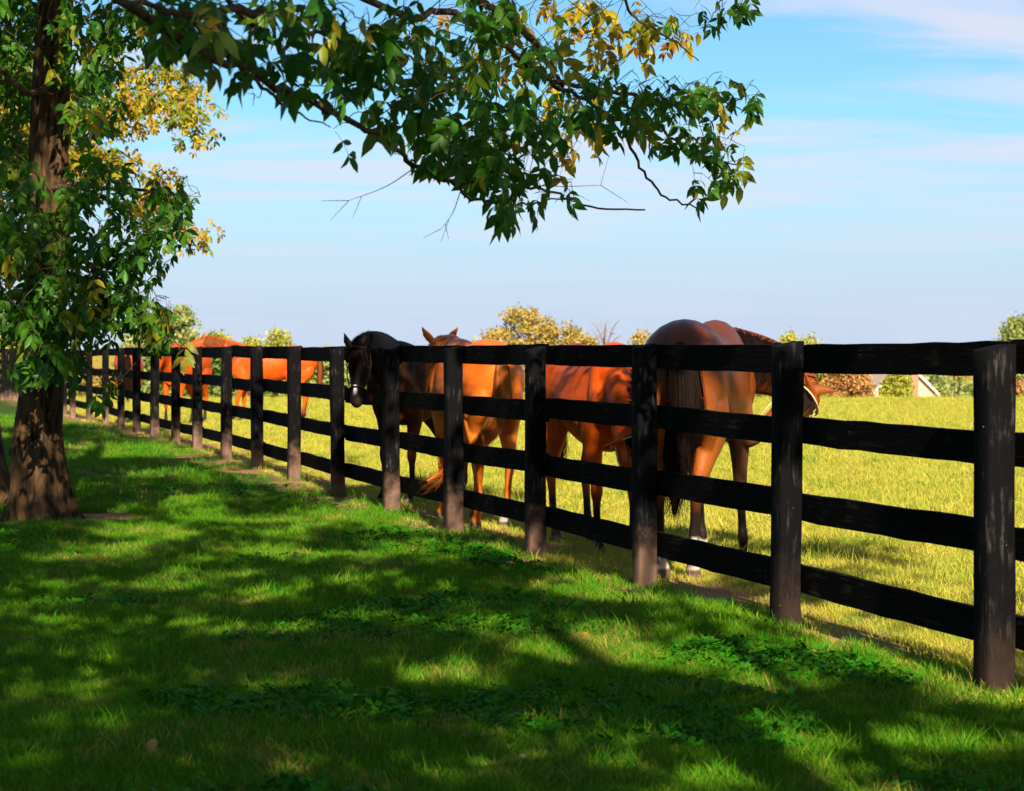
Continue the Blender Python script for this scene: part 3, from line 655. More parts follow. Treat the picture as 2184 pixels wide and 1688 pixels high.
def hang_matrix(q, down=.7, toward=None):
    """random frame whose x axis droops"""
    a = q.uniform(0, 6.283); d = nrm((math.cos(a), math.sin(a), -down * q.uniform(.2, 1.8)))
    if toward is not None: d = nrm(d + np.array(toward) * .8)
    y = nrm(np.cross((0, 0, 1), d)); z = np.cross(d, y); r = q.normal(0, .6); y2 = y * math.cos(r) + z * math.sin(r); z2 = np.cross(d, y2)
    return np.c_[d, y2, z2]
def merge(templates, idx, Ms, Ps, tint):
    """one array of leaves: template idx, 3x3 matrix, position, tint value"""
    Vs, Ts, As, n = [], [], [], 0
    for ti, T in enumerate(templates):
        k = np.where(idx == ti)[0]
        if not len(k): continue
        V, F_ = T.arrays(); W_ = np.einsum('kij,vj->kvi', Ms[k], V) + Ps[k][:, None]
        off = (np.arange(len(k)) * len(V))[:, None, None] + n
        Vs.append(W_.reshape(-1, 3)); Ts.append((F_[None] + off).reshape(-1, 3)); As.append(np.repeat(tint[k], len(V))); n += len(k) * len(V)
    return np.concatenate(Vs), np.concatenate(Ts), np.concatenate(As)
LT = [compound(200 + i, 5 if i % 3 else 7) for i in range(7)]                       # near leaves
LT_SIMPLE = [compound(300 + i, 5, .15, .07, .2, True) for i in range(5)]            # crowns above the frame
LM_G = [T.mesh('leaf', [M_LEAF], True) for T in LT]; LM_Y = [T.mesh('leaf', [M_LEAFY], True) for T in LT]

def grow(root, branches, regions, q, scale, twigr, ymix, maxleaf=300, trunkpts=None, per=850., down=.7, bare=0):
    """regions: (u, v, ru, rv, depth, spread, yellow share). Leaves in world space with twigs that join them to the branches."""
    B = np.concatenate([catmull(b, 8)[:, :3] for b in branches])
    Ps, yl = [], []
    for u, v, ru, rv, Y, sp, yf, den in regions:
        n = max(1, int(math.pi * ru * rv / per * den * (1.45 if Y > 16 and v > 540 else 1.5 if Y > 16 and v < 330 else 1)))
        for _ in range(n):
            a, r = q.uniform(0, 6.283), math.sqrt(q.uniform()); Ps.append(at(u + ru * r * math.cos(a), v + rv * r * math.sin(a), Y + q.normal(0, sp))); yl.append(q.uniform() < yf)
    Ps = np.array(Ps); yl = np.array(yl); Ps[:, 2] = np.maximum(Ps[:, 2], .3)
    Ms = np.array([hang_matrix(q, down) * scale * q.uniform(.6, 1.3) for _ in Ps]); Ps = Ps - Ms[:, :, 0] * .17
    # attach: nearest node, inner ones first
    nodes = B.copy(); par = []; d0 = np.array([np.min(np.linalg.norm(B - p, axis=1)) for p in Ps]); order = np.argsort(d0)
    TW = Tri()
    for i in order:
        p = Ps[i] - Ms[i][:, 0] * .02; dd = np.linalg.norm(nodes - p, axis=1); j = int(np.argmin(dd)); s = nodes[j]; L = dd[j]
        if L > .02:
            mid = (s + p) / 2 + q.normal(0, .07, 3) * L + np.array((0, 0, .06 * L)); P = catmull([s, mid, p], 3)
            TW.add(*tube(P, np.linspace(twigr * (1 + min(2, L)), twigr * .55, len(P)), None, None, 4, False)); nodes = np.vstack([nodes, P[2:]])
    for _ in range(bare):
        s = B[q.randint(len(B))]; a = q.uniform(0, 6.283); dv = nrm((math.cos(a), .6 * math.sin(a), q.uniform(-.7, .35))); L = q.uniform(.12, .38); P = catmull([s, s + dv * L * .5 + q.normal(0, .03, 3), s + dv * L + (0, 0, .06 * L)], 3)
        TW.add(*tube(P, np.linspace(twigr * 1.1, twigr * .4, len(P)), None, None, 4, False))
        for k_ in range(3):
            p = P[q.randint(2, len(P))]; d2 = nrm(dv + q.normal(0, .6, 3)); TW.add(*tube([p, p + d2 * L * .2, p + d2 * L * .35], np.linspace(twigr * .7, twigr * .35, 3), None, None, 4, False))
    mobj('twigs', TW.mesh('twigs', [M_TWIG], True), root, kind='stuff')
    dist = np.linalg.norm(Ps - np.array((0, 0, CAMZ)), axis=1) / np.linalg.norm(Ms[:, :, 0], axis=1); big = np.argsort(dist)[:maxleaf]; rest = np.argsort(dist)[maxleaf:]
    for i in big:
        ti = q.randint(len(LT)); o = bpy.data.objects.new('leaf', (LM_Y if yl[i] else LM_G)[ti]); link(o, root)
        M = Matrix(Ms[i].tolist()).to_4x4(); M.translation = Vector(Ps[i]) - root.location; o.matrix_basis = M
    if len(rest):
        tint = np.where(yl[rest], q.uniform(.65, 1, len(rest)), q.uniform(0, .62, len(rest)))
        V, T_, A = merge(LT, q.randint(0, len(LT), len(rest)), Ms[rest], Ps[rest], tint)
        mobj('foliage', np_mesh('foliage', V, T_, [M_FOL], {'tint': A}, True), root, kind='stuff')
# gaps in the canopies: where the sun gets through to the lawn (column, row, half-widths of each spot of sun as seen on flat ground)
SPOTS = [(112, 1076, 22, 11), (70, 1086, 14, 6), (480, 1225, 50, 9), (700, 1255, 40, 9), (120, 1330, 40, 10), (420, 1340, 44, 10), (1000, 1440, 40, 10), (1120, 1530, 46, 11), (1290, 1560, 44, 10), (1640, 1440, 60, 11), (250, 1540, 50, 11), (560, 1460, 44, 10), (900, 1640, 60, 13), (1620, 1630, 60, 11), (1160, 1340, 40, 9), (760, 1320, 46, 9), (340, 1240, 40, 8), (80, 1440, 36, 9), (1560, 1470, 44, 9), (535, 1275, 44, 18), (642, 1273, 30, 10), (596, 1344, 28, 12), (738, 1527, 42, 13), (405, 1069, 44, 11), (451, 1092, 50, 10), (313, 1067, 34, 9), (298, 1126, 64, 9), (225, 1168, 28, 8), (283, 1166, 38, 8), (375, 1145, 30, 7), (505, 1168, 30, 8), (631, 1180, 54, 9),
         (688, 1183, 44, 8), (604, 1132, 44, 8), (550, 1103, 44, 9), (726, 1085, 76, 22), (191, 1176, 18, 6), (820, 1238, 40, 10), (880, 1172, 76, 15), (1220, 1255, 74, 17), (1279, 1238, 66, 16), (1279, 1387, 112, 30), (1417, 1387, 84, 30), (1216, 1408, 64, 15), (1105, 1380, 54, 10), (820, 1415, 32, 15),
         (911, 1435, 32, 11), (796, 1515, 48, 14), (1383, 1665, 64, 22), (1480, 1678, 70, 18), (1784, 1573, 116, 19), (2048, 1573, 74, 15), (1750, 1672, 190, 18), (1975, 1478, 66, 11), (1803, 1398, 120, 14), (1471, 1294, 80, 14), (1918, 1367, 130, 26), (1497, 1550, 44, 8), (180, 1030, 60, 8), (330, 1005, 60, 7), (250, 965, 90, 8), (90, 1000, 30, 7),
         (30, 1290, 34, 9), (150, 1240, 30, 7), (960, 1330, 40, 9), (1010, 1600, 40, 10), (350, 1440, 24, 8), (610, 1620, 30, 9), (60, 1600, 40, 10)]
SPOTS = [((u - 1092) * (CAMZ / (v - HV)), F * CAMZ / (v - HV), ru * CAMZ / (v - HV), F * CAMZ / (v - HV - rv) / 2 - F * CAMZ / (v - HV + rv) / 2) for u, v, ru, rv in SPOTS]
EDGE = [(0, 900), (150, 915), (300, 945), (480, 1000), (630, 1045), (720, 1075), (850, 1130), (980, 1175), (1130, 1195), (1290, 1280), (1500, 1335), (1700, 1395), (1900, 1440), (2184, 1500)]
EDGE = [((u - 1092) * (CAMZ / (v - HV)), F * CAMZ / (v - HV)) for u, v in EDGE]; EDGE_D = sorted((y, x - FX0 + FS * y) for x, y in EDGE)
SHADOW = []
def shadow_keep(Ps, rq):
    t = Ps[:, 2] / S.z; X, Y = Ps[:, 0] - S.x * t, Ps[:, 1] - S.y * t; keep = np.ones(len(Ps), bool)
    wob = np.array([mnoise.noise(Vector((x * 1.6, y * 1.1, 5))) for x, y in zip(X, Y)])
    for x, y, rx, ry in SPOTS:
        keep &= ((X - x) / (rx * 1.22 + .09)) ** 2 + ((Y - y) / (ry * 1.22 + .18)) ** 2 > 1 + .7 * wob
    d = X - FX0 + FS * Y; de = np.interp(Y, [e[0] for e in EDGE_D], [e[1] for e in EDGE_D])
    out_ = (d > de - .08 + .35 * wob) & (Y < 46); 
    for x, y, rx, ry in ((.62, 16.1, .34, .5), (-1.35, 22.5, .8, 1.4)): out_ &= ((X - x) / rx) ** 2 + ((Y - y) / ry) ** 2 > 1 + .5 * wob     # leaf shade lying across two of the horses
    keep &= ~(out_ & (wob < .16))
    SHADOW.append(np.c_[X, Y][keep]); return keep
CANOPY = []                                  # (tree, its crown ellipsoids)
def fill_canopy(n, q, scale):
    """leaves spread through the crowns so that each stretch of shaded lawn has leaves between it and the sun"""
    Y = 6.3 + 21.5 * q.uniform(0, 1, n) ** 1.15; X = q.uniform(-.25, .25, n) * (Y + 2.5); Z = np.zeros(n); P0 = np.c_[X, Y, Z]
    t = q.uniform(3.0, 10.5, (n, 14)) / S.z
    P = P0[:, None] + np.array(S)[None, None] * t[:, :, None]; owner = np.full((n, 14), -1)
    for ti, (root, blobs) in enumerate(CANOPY):
        for b in blobs:
            e = (((P - np.array(b[:3])) / np.array(b[3:6])) ** 2).sum(-1); owner = np.where((e < 1) & (owner < 0), ti, owner)
    ok = above_frame(60)(P.reshape(-1, 3)).reshape(n, 14) < P[:, :, 2]; owner = np.where(ok, owner, -1)
    hit = (owner >= 0).any(1); k = np.argmax(owner >= 0, axis=1); i = np.arange(n)[hit]; Ps = P[i, k[hit]]; ow = owner[i, k[hit]]
    Ps = Ps + q.normal(0, .05, Ps.shape); kp = shadow_keep(Ps, q); Ps, ow = Ps[kp], ow[kp]
    for ti, (root, blobs) in enumerate(CANOPY):
        pp = Ps[ow == ti]
        if not len(pp): continue
        Ms = np.array([hang_matrix(q) * scale * q.uniform(.8, 1.25) for _ in pp]); V, T_, A = merge(LT_SIMPLE, q.randint(0, 5, len(pp)), Ms, pp, np.clip(q.uniform(-.1, .75, len(pp)), 0, 1))
        mobj('shade_fill', np_mesh('shade_fill', V, T_, [M_FOL], {'tint': A}), root, kind='stuff')  # unseen leaves added for the shade they throw on the lawn
def crown_cloud(root, name, blobs, n, q, scale, ymix, clump=.5, templates=None, m=None, minz=None, gaps=False):
    """leaf clumps through a set of ellipsoids (x, y, z, rx, ry, rz)"""
    Ps = []
    wts = np.array([b[3] * b[4] * b[5] for b in blobs]); wts = wts / wts.sum(); nc = max(6, n // 26)
    for c in range(nc):
        b = blobs[q.choice(len(blobs), p=wts)]; dv = nrm(q.normal(0, 1, 3)) * q.uniform(.35, 1) ** .5; cc = np.array(b[:3]) + dv * np.array(b[3:6])
        for _ in range(n // nc): Ps.append(cc + q.normal(0, clump, 3) * (1, 1, .6))
    Ps = np.array(Ps)
    if minz is not None: Ps = Ps[Ps[:, 2] > minz(Ps)]
    if gaps: Ps = Ps[shadow_keep(Ps, q)]
    Ms = np.array([hang_matrix(q) * scale * q.uniform(.8, 1.25) for _ in Ps]); yl = q.uniform(0, 1, len(Ps)) < ymix
    tint = np.where(yl, q.uniform(.62, 1, len(Ps)), q.uniform(0, .6, len(Ps))); tm = templates or LT_SIMPLE
    V, T_, A = merge(tm, q.randint(0, len(tm), len(Ps)), Ms, Ps, tint)
    return mobj(name, np_mesh(name, V, T_, [m or M_FOL], {'tint': A}), root, kind='stuff')
def trunk_mesh(P, rad, seg=44, flare=0, nroots=6, seed=0, ridge=.06):
    C_ = catmull(np.c_[np.array(P, float), rad], 14); n = len(C_); V = []
    z0 = C_[0, 2]
    for k, (x, y, z, r) in enumerate(C_):
        for s in range(seg):
            a = s / seg * 2 * math.pi; h = z - z0
            fl = flare * math.exp(-h / .28) * (1 + .75 * math.cos(nroots * a + seed + .6 * math.sin(a)) + .35 * math.cos(2 * a + seed * 2))
            rr = r * (1 + ridge * mnoise.noise(Vector((math.cos(a) * 4.2 + seed, math.sin(a) * 4.2, z * .8))) * 1.3 + ridge * .7 * mnoise.noise(Vector((math.cos(a) * 11, math.sin(a) * 11 + seed, z * 2.1)))) + fl
            V.append((x + rr * math.cos(a), y + rr * math.sin(a), z))
    T = []
    for k in range(n - 1):
        for s in range(seg):
            s2 = (s + 1) % seg; T += [(k * seg + s, k * seg + s2, (k + 1) * seg + s2), (k * seg + s, (k + 1) * seg + s2, (k + 1) * seg + s)]
    return np.array(V), np.array(T)
def above_frame(margin):
    return lambda P: np.where(P[:, 1] > .3, CAMZ + (HV + margin) / F * np.maximum(P[:, 1], 0) + .1, 1.9)

# --- the tree whose long limb reaches over the fence from the left of the camera
q = np.random.RandomState(5)
ta = empty('overhanging_tree', (-2.7, 1.9, float(gh(-2.7, 1.9))), label='tree whose long leafy limb hangs across the sky above the fence', cat='tree')
z0 = ta.location.z
V, T_ = trunk_mesh([(-2.7, 1.9, z0 - .1), (-2.66, 1.92, 1.2), (-2.6, 1.95, 2.6), (-2.5, 2.1, 4.5), (-2.3, 2.3, 7.0), (-2.2, 2.4, 9)], [.27, .235, .22, .19, .12, .05], flare=.2, seed=2)
mobj('trunk', np_mesh('trunk', V, T_, [M_BARK], smooth=True), ta)
def yv(u, o=0): return 6.5 + (u - 400) * .004 + o
def br(pts, r0, r1, pre=(), o=0):
    P = [np.array(p, float) for p in pre] + [at(u, v, yv(u, o)) for u, v in pts]; return np.array(P), r0, r1
BR = [br([(400, 95), (500, 130), (600, 190), (700, 235), (800, 290), (870, 340), (920, 375), (1000, 388), (1080, 392), (1180, 410), (1260, 440), (1375, 448)], .016, .004, [(-2.6, 2.0, 2.9), (-1.75, 4.4, 2.75)]),
      br([(780, 0), (950, 20), (1040, 75), (1110, 125), (1180, 180), (1260, 220), (1330, 290), (1370, 370), (1420, 420), (1490, 445)], .018, .004, [(-2.55, 2.05, 3.1), (-1.6, 4.6, 3.0)], .5),
      br([(1180, 175), (1300, 195), (1400, 215), (1500, 222), (1580, 212)], .012, .003, o=.5),
      br([(1010, 0), (1070, 30), (1130, 80), (1180, 150), (1200, 185)], .018, .010, o=.55),
      br([(1400, 270), (1460, 310), (1530, 345), (1590, 350)], .010, .003, [at(1290, 250, yv(1290, .5))], .5),
      br([(540, 60), (620, 66), (700, 75), (760, 108), (830, 180), (900, 230)], .012, .004, [(-2.3, 2.4, 3.2), (-1.3, 5.6, 3.0)], .3),
      br([(585, 210), (640, 245), (705, 272)], .007, .002, [at(520, 150, yv(520))], 0),
      br([(1010, 425), (1100, 440), (1180, 425), (1240, 432)], .008, .002, [at(960, 385, yv(960))], .05),
      br([(560, 20), (400, 30), (330, 10), (250, 0)], .014, .006, [(-1.2, 6.2, 2.6)][:0], -.2),
      br([(1330, 0), (1370, 50), (1440, 90), (1490, 130)], .010, .003, [(.2, 9.4, 3.6)], 1.6),
      br([(1540, -30), (1535, 10), (1515, 40)], .006, .002, [(.6, 9.4, 3.2)], .8),
      br([(1575, -20), (1570, 20)], .005, .002, [(.6, 9.4, 3.2)], .8)]
for P, r0, r1 in BR:
    C_ = catmull(P, 6); C_[1:-1] += q.normal(0, .006, C_[1:-1].shape); Vb, Tb = tube(C_, np.linspace(r0, r1, len(C_)), None, None, 8)
    mobj('branch', np_mesh('branch', Vb, Tb, [M_TWIG], smooth=True), ta)
G = lambda u, v, ru, rv, sp=.35, yf=.03, den=1., o=0: (u, v, ru, rv, yv(u, o), sp, yf, den * ((.5 if u < 900 and v < 170 else .8) if o == 0 and 450 < u < 1200 else 1))
REG = [G(400, 50, 80, 60), G(470, 90, 80, 70), G(510, 165, 35, 40, .2, 0, 1.0), G(600, 50, 100, 60), G(690, 30, 90, 50), G(720, 150, 100, 60), G(640, 160, 70, 40, .3, 0, .7), G(790, 60, 120, 70), G(830, 160, 110, 70),
       G(880, 240, 100, 60), G(960, 170, 100, 70), G(940, 320, 60, 35), G(1000, 310, 90, 60), G(1090, 330, 90, 50), G(1040, 380, 60, 30), G(1060, 455, 45, 28, .2, 0, 1.3), G(1130, 420, 80, 30, .2, 0, .9),
       G(1020, 40, 100, 50), G(1080, 250, 90, 50), G(1170, 100, 70, 50, .3, .1), G(1200, 250, 100, 55, .3, .05), G(1290, 170, 70, 40, .3, .05, .8), G(1350, 230, 100, 40, .3, .03), G(1440, 200, 70, 40, .3, .03), G(1520, 215, 60, 40, .3, .05), G(1590, 210, 25, 40, .2, 0, 1.2),
       G(1540, 275, 35, 40, .2, .35), G(1470, 300, 45, 35, .2, .15), G(1350, 300, 60, 40, .3, .05, .7), G(1545, 345, 50, 28, .2, .25), G(1565, 390, 20, 35, .15, .1, 1.2), G(1490, 385, 30, 30, .15, .05, 1.0), G(1500, 415, 25, 15, .15, .1),
       G(1530, 25, 25, 32, .1, 0, 1.6, .8), G(1575, 15, 25, 25, .1, .1, 1.4, .8), G(765, 315, 18, 18, .1, 0, 1.2),
       # sunlit yellow leaves deeper in the crown
       G(1150, 40, 120, 45, .5, .8, .9, 2.2), G(1290, 50, 110, 50, .5, .9, 1., 2.4), G(1420, 75, 60, 40, .4, .95, 1.2, 2.4), G(1330, 120, 70, 40, .4, .85, .9, 2.2), G(1230, 210, 80, 50, .4, .8, .8, 2.0), G(1060, 150, 120, 60, .5, .6, .6, 2.), G(900, 90, 120, 60, .5, .35, .5, 1.8),
       G(1190, 330, 50, 30, .3, .85, .8, 1.8), G(1250, 300, 45, 40, .3, .8, .9, 1.6), G(1120, 430, 40, 30, .3, .5, .6, 1.)]
grow(ta, [b[0] for b in BR], REG, q, .62, .0020, 0, 300, per=640, bare=14)
TA_BLOBS = [(-.9, 5.4, 5.6, 3.0, 3.4, 1.7), (-1.8, 3, 7.2, 2.6, 3.0, 1.6), (-2.6, 9, 8.0, 2.8, 3, 1.8), (-3.4, 5, 7.0, 2.4, 3, 1.8), (-1.8, 10.8, 6.0, 2.6, 2.6, 1.5), (-3.6, 12.0, 7.0, 2.6, 2.4, 1.6), (.2, 12.3, 5.7, 1.7, 1.9, 1.1)]  # unseen crown lobes, several added to shade lawn, left tree and black horse
CANOPY.append((ta, TA_BLOBS)); crown_cloud(ta, 'crown', TA_BLOBS, 900, q, 1.35, .12, .40, minz=above_frame(60), gaps=True)

# --- the big trunk at the left, its hanging leaves, and the neighbour whose bole just enters the frame
q = np.random.RandomState(9)
tb = empty('ash_tree', (-4.03, 18.9, float(gh(-4.03, 18.9))), label='tree with the thick furrowed trunk and hanging leaves standing on the lawn', cat='tree')
V, T_ = trunk_mesh([(-4.03, 18.9, -.12), (-4.05, 18.9, .25), (-4.06, 18.9, .7), (-4.03, 18.92, 1.3), (-3.98, 18.95, 2.2), (-4.0, 19, 3.0), (-3.94, 19, 4.4), (-3.8, 19.1, 6.4), (-3.7, 19.2, 9)], [.21, .20, .185, .168, .158, .152, .15, .13, .05], flare=.15, nroots=5, seed=1, ridge=.17, seg=90)
mobj('trunk', np_mesh('trunk', V, T_, [M_BARK], smooth=True), tb)
BT = []
for pts, r0, r1 in [([(-4.0, 18.95, 2.5), at(190, 420, 18.6), at(260, 440, 18.4), at(330, 475, 18.2), at(400, 500, 18.1)], .03, .006),
                    ([(-4.0, 18.95, 2.8), at(170, 395, 18.6), at(250, 405, 18.5), at(330, 410, 18.4), at(400, 420, 18.3)], .028, .006),
                    ([(-4.0, 18.95, 2.2), at(180, 560, 18.2), at(250, 620, 18.0), at(320, 690, 17.8), at(385, 740, 17.7)], .03, .005),
                    ([(-4.0, 18.9, 2.4), at(80, 560, 18.3), at(40, 640, 18.1), at(10, 720, 18)], .028, .006),
                    ([(-4.0, 18.9, 2.9), at(60, 420, 18.4), at(20, 400, 18.2), at(-60, 390, 18)], .03, .01),
                    ([(-3.95, 18.9, 3.7), at(60, 200, 18.4), at(0, 150, 18.2), at(-80, 120, 18)], .035, .01),
                    ([(-3.95, 19, 3.6), at(190, 150, 18.7), at(260, 90, 18.6), at(330, 50, 18.5)], .035, .008),
                    ([(-4.0, 18.9, 2.0), at(140, 660, 18.1), at(180, 760, 17.9), at(225, 830, 17.8)], .018, .003)]:
    P = np.array(pts); BT.append(P); C_ = catmull(P, 6); C_[1:-1] += q.normal(0, .01, C_[1:-1].shape); Vb, Tb = tube(C_, np.linspace(r0, r1, len(C_)), None, None, 8)
    mobj('branch', np_mesh('branch', Vb, Tb, [M_TWIG], smooth=True), tb)
D = lambda u, v, ru, rv, yf=.08, den=1., Y=18.0, sp=.45: (u, v, ru, rv, 20.0 if Y == 18 and 20 < u < 165 and v < 330 else Y, sp, yf * (.55 if yf < .5 else 1), den)
REG = [D(40, 60, 60, 70, .1), D(40, 170, 55, 60, .12), D(180, 50, 70, 55, .1), D(270, 60, 80, 50, .1), D(180, 140, 70, 45, .12), D(120, 220, 80, 50, .1, .7), D(30, 290, 50, 70, .15), D(200, 250, 60, 50, .2, .7), D(40, 400, 55, 60, .12), D(150, 400, 60, 50, .08, .6),
       D(210, 380, 70, 50, .06, .8), D(330, 430, 70, 40, .03, 1.1), D(390, 430, 30, 35, .03, 1.1), D(280, 490, 90, 45, .05, 1.), D(360, 500, 45, 40, .03, 1.1), D(100, 500, 90, 60, .12), D(30, 530, 45, 60, .18), D(200, 570, 90, 50, .12), D(310, 550, 45, 45, .08), D(50, 630, 60, 55, .2),
       D(140, 650, 80, 55, .15), D(240, 640, 70, 50, .15), D(300, 672, 70, 42, .12), D(200, 692, 80, 34, .15), D(355, 690, 30, 30, .15, .9), D(90, 720, 70, 45, .15), D(20, 710, 40, 50, .3), D(115, 770, 50, 28, .3, .8), D(335, 728, 40, 18, .15), D(388, 745, 9, 9, .9, .6, 17.7, .1), D(225, 830, 26, 26, .2, .9), D(60, 790, 50, 25, .25, .8), D(150, 795, 25, 18, .4, .5)]
grow(tb, BT, REG, q, .88, .0028, 0, 300, per=400, down=.9)
TB_BLOBS = [(-4.2, 18.0, 6.3, 3.2, 2.8, 1.3), (-4.8, 17.2, 7.0, 2.6, 2.6, 1.2), (-2.8, 18.0, 5.9, 2.0, 2.4, 1.0)]; CANOPY.append((tb, TB_BLOBS))
crown_cloud(tb, 'crown', TB_BLOBS, 1500, q, 1.4, .15, .40, minz=above_frame(40), gaps=True)

q = np.random.RandomState(13)
tn = empty('lawn_tree', (-4.99, 20.6, float(gh(-4.99, 20.6))), label='dark tree at the very edge of the lawn, just left of the thick trunk', cat='tree')
V, T_ = trunk_mesh([(-4.99, 20.6, -.12), (-5.02, 20.6, .4), (-5.1, 20.6, 1.5), (-5.3, 20.7, 3.5), (-5.4, 20.8, 6), (-5.4, 20.8, 8.5)], [.26, .24, .2, .18, .13, .05], flare=.16, seed=4, ridge=.08)
mobj('trunk', np_mesh('trunk', V, T_, [M_BARK], smooth=True), tn)
for k in range(6):
    a = rnd.uniform(0, 6.28); P = [(-5.3, 20.7, 3.2 + k * .6), (-5.3 + math.cos(a), 20.7 + math.sin(a), 3.9 + k * .7), (-5.3 + 2.2 * math.cos(a), 20.7 + 2.2 * math.sin(a), 4.4 + k * .75)]
    Vb, Tb = tube(catmull(P, 5), np.linspace(.06, .012, 11), None, None, 8); mobj('branch', np_mesh('branch', Vb, Tb, [M_TWIG], smooth=True), tn)
crown_cloud(tn, 'crown', [(-6.5, 20.6, 6.4, 2.0, 2.4, 1.8), (-6.2, 20.4, 4.2, 1.3, 1.2, 1.0), (-6.1, 22, 3.2, .9, 1, 1.0)], 3000, q, 1.4, .2, .42)

q = np.random.RandomState(17)
tg = empty('golden_tree', (-6.25, 29.0, float(gh(-6.25, 29.0))), label='tree with sunlit yellow leaves farther along the row behind the thick trunk', cat='tree')
V, T_ = trunk_mesh([(-6.25, 29, -.15), (-6.25, 29, .5), (-6.2, 29, 2.0), (-6.2, 29, 4), (-6.1, 29.1, 7), (-6.1, 29.1, 9)], [.24, .21, .18, .16, .1, .04], flare=.15, seed=6, ridge=.08)
mobj('trunk', np_mesh('trunk', V, T_, [M_BARK], smooth=True), tg)
for pts in ([(-6.2, 29, 3.2), at(240, 260, 28.5), at(340, 230, 28), at(450, 270, 27.8)], [(-6.2, 29, 2.6), at(230, 380, 28.5), at(300, 420, 28.2), at(430, 510, 28)], [(-6.2, 29, 3.6), at(260, 170, 28.5), at(360, 150, 28), at(410, 190, 27.8)], [(-6.2, 29, 2.9), at(220, 330, 28.5), at(300, 350, 28)]):
    C_ = catmull(pts, 6); Vb, Tb = tube(C_, np.linspace(.045, .006, len(C_)), None, None, 7); mobj('branch', np_mesh('branch', Vb, Tb, [M_TWIG], smooth=True), tg)
def at_blob(u, v, Y, ru, rv, ry): p = at(u, v, Y); return (p[0], p[1], p[2], ru / F * Y, ry, rv / F * Y)
LT_SMALL = [compound(400 + i, 5, .085, .042, .12) for i in range(5)]
M_GOLD = leaf_mat('golden_foliage', [(0, (.10, .19, .012)), (.35, (.24, .26, .015)), (.6, (.42, .33, .015)), (.85, GOLD), (1, (.36, .17, .04))], attr='tint')
crown_cloud(tg, 'crown', [at_blob(330, 190, 28, 80, 55, .7), at_blob(395, 235, 27.8, 50, 40, .5), at_blob(440, 275, 27.8, 22, 16, .3), at_blob(250, 230, 28.2, 60, 60, .8), at_blob(240, 330, 28.2, 60, 55, .8), at_blob(290, 390, 28, 50, 30, .6), at_blob(270, 130, 28.4, 60, 40, .8), at_blob(150, 300, 28.5, 60, 160, 1.0), at_blob(40, 350, 28.5, 90, 250, 1.2), at_blob(340, 150, 28, 50, 30, .5)], 2600, q, 1.0, .5, .17, LT_SMALL, M_GOLD)
crown_cloud(tg, 'foliage', [at_blob(400, 490, 28, 35, 25, .3), at_blob(330, 430, 28, 40, 25, .4), at_blob(350, 380, 28, 40, 30, .3)], 110, q, 1.0, .9, .15, LT_SMALL, M_GOLD)
crown_cloud(tg, 'upper_crown', [(-6.3, 28.6, 7.0, 2.2, 2.2, 1.1)], 800, q, 1.6, .4, .45, minz=above_frame(60))

# --- trees behind the camera that shade the lawn
q = np.random.RandomState(23)
def shade_tree(name, label, x, y, blobs, n, seed, lean=(0, 0)):
    e = empty(name, (x, y, float(gh(x, y))), label=label, cat='tree'); z = e.location.z
    V, T_ = trunk_mesh([(x, y, z - .1), (x, y, z + 1), (x + lean[0] * .4, y + lean[1] * .4, z + 3), (x + lean[0], y + lean[1], z + 6.5), (x + lean[0], y + lean[1], z + 9)], [.28, .24, .2, .13, .05], flare=.18, seed=seed)
    mobj('trunk', np_mesh('trunk', V, T_, [M_BARK], smooth=True), e)
    for b in blobs:
        P = [(x + lean[0] * .5, y + lean[1] * .5, z + 3.2), ((x + b[0]) / 2, (y + b[1]) / 2, (b[2] + 3.4) / 2), b[:3]]
        Vb, Tb = tube(catmull(P, 6), np.linspace(.08, .02, 13), None, None, 8); mobj('branch', np_mesh('branch', Vb, Tb, [M_TWIG], smooth=True), e)
    CANOPY.append((e, blobs)); crown_cloud(e, 'crown', blobs, n, q, 1.4, .12, .40, minz=above_frame(60), gaps=True); return e
shade_tree('shade_tree', 'tall leafy tree just behind the camera that shades the lawn', 2.5, -2.2, [(1.9, .5, 5.0, 2.4, 2.4, 1.4), (2.3, -2.4, 6.3, 2.4, 2.4, 1.7), (1.4, 3.6, 5.6, 2.3, 2.2, 1.4), (2.8, 1.2, 7.0, 2.0, 2.6, 1.5), (2.3, 5.8, 6.3, 1.8, 2.0, 1.2)], 700, 8)  # last lobe put in to throw leaf shade over the bay horse
shade_tree('roadside_tree', 'broad tree behind the camera to the left of the shaded lawn', -3.6, -5.0, [(-2.2, -2.4, 5.2, 2.8, 2.6, 1.6), (-4.4, -4, 6.4, 2.4, 2.6, 1.6), (-.4, -3.6, 6.4, 2.6, 2.4, 1.7)], 800, 12)
fill_canopy(12000, np.random.RandomState(41), 1.3)

# ------------------------------------------------------------------ background trees, hedge and house
def bg_mat(name, cols):
    return leaf_mat(name, cols, attr='tint', trans=.25, rough=.7, spec=.1)
M_OLIVE = bg_mat('olive_autumn_foliage', [(0, (.20, .19, .04)), (.5, (.40, .29, .06)), (1, (.52, .36, .10))])
M_PALEG = bg_mat('pale_green_foliage', [(0, (.13, .20, .05)), (.5, (.27, .32, .09)), (1, (.42, .42, .14))])
M_YELG = bg_mat('yellow_green_foliage', [(0, (.19, .24, .025)), (.5, (.36, .36, .04)), (1, (.50, .44, .08))])
M_ORAN = bg_mat('orange_foliage', [(0, (.34, .15, .05)), (.5, (.46, .23, .08)), (1, (.50, .33, .12))])
M_GREYT = bg_mat('bare_grey_twigs', [(0, (.30, .24, .22)), (.6, (.38, .33, .32)), (1, (.42, .34, .22))])
M_DKG = bg_mat('mid_green_foliage', [(0, (.07, .14, .03)), (.5, (.14, .24, .05)), (1, (.30, .32, .08))])
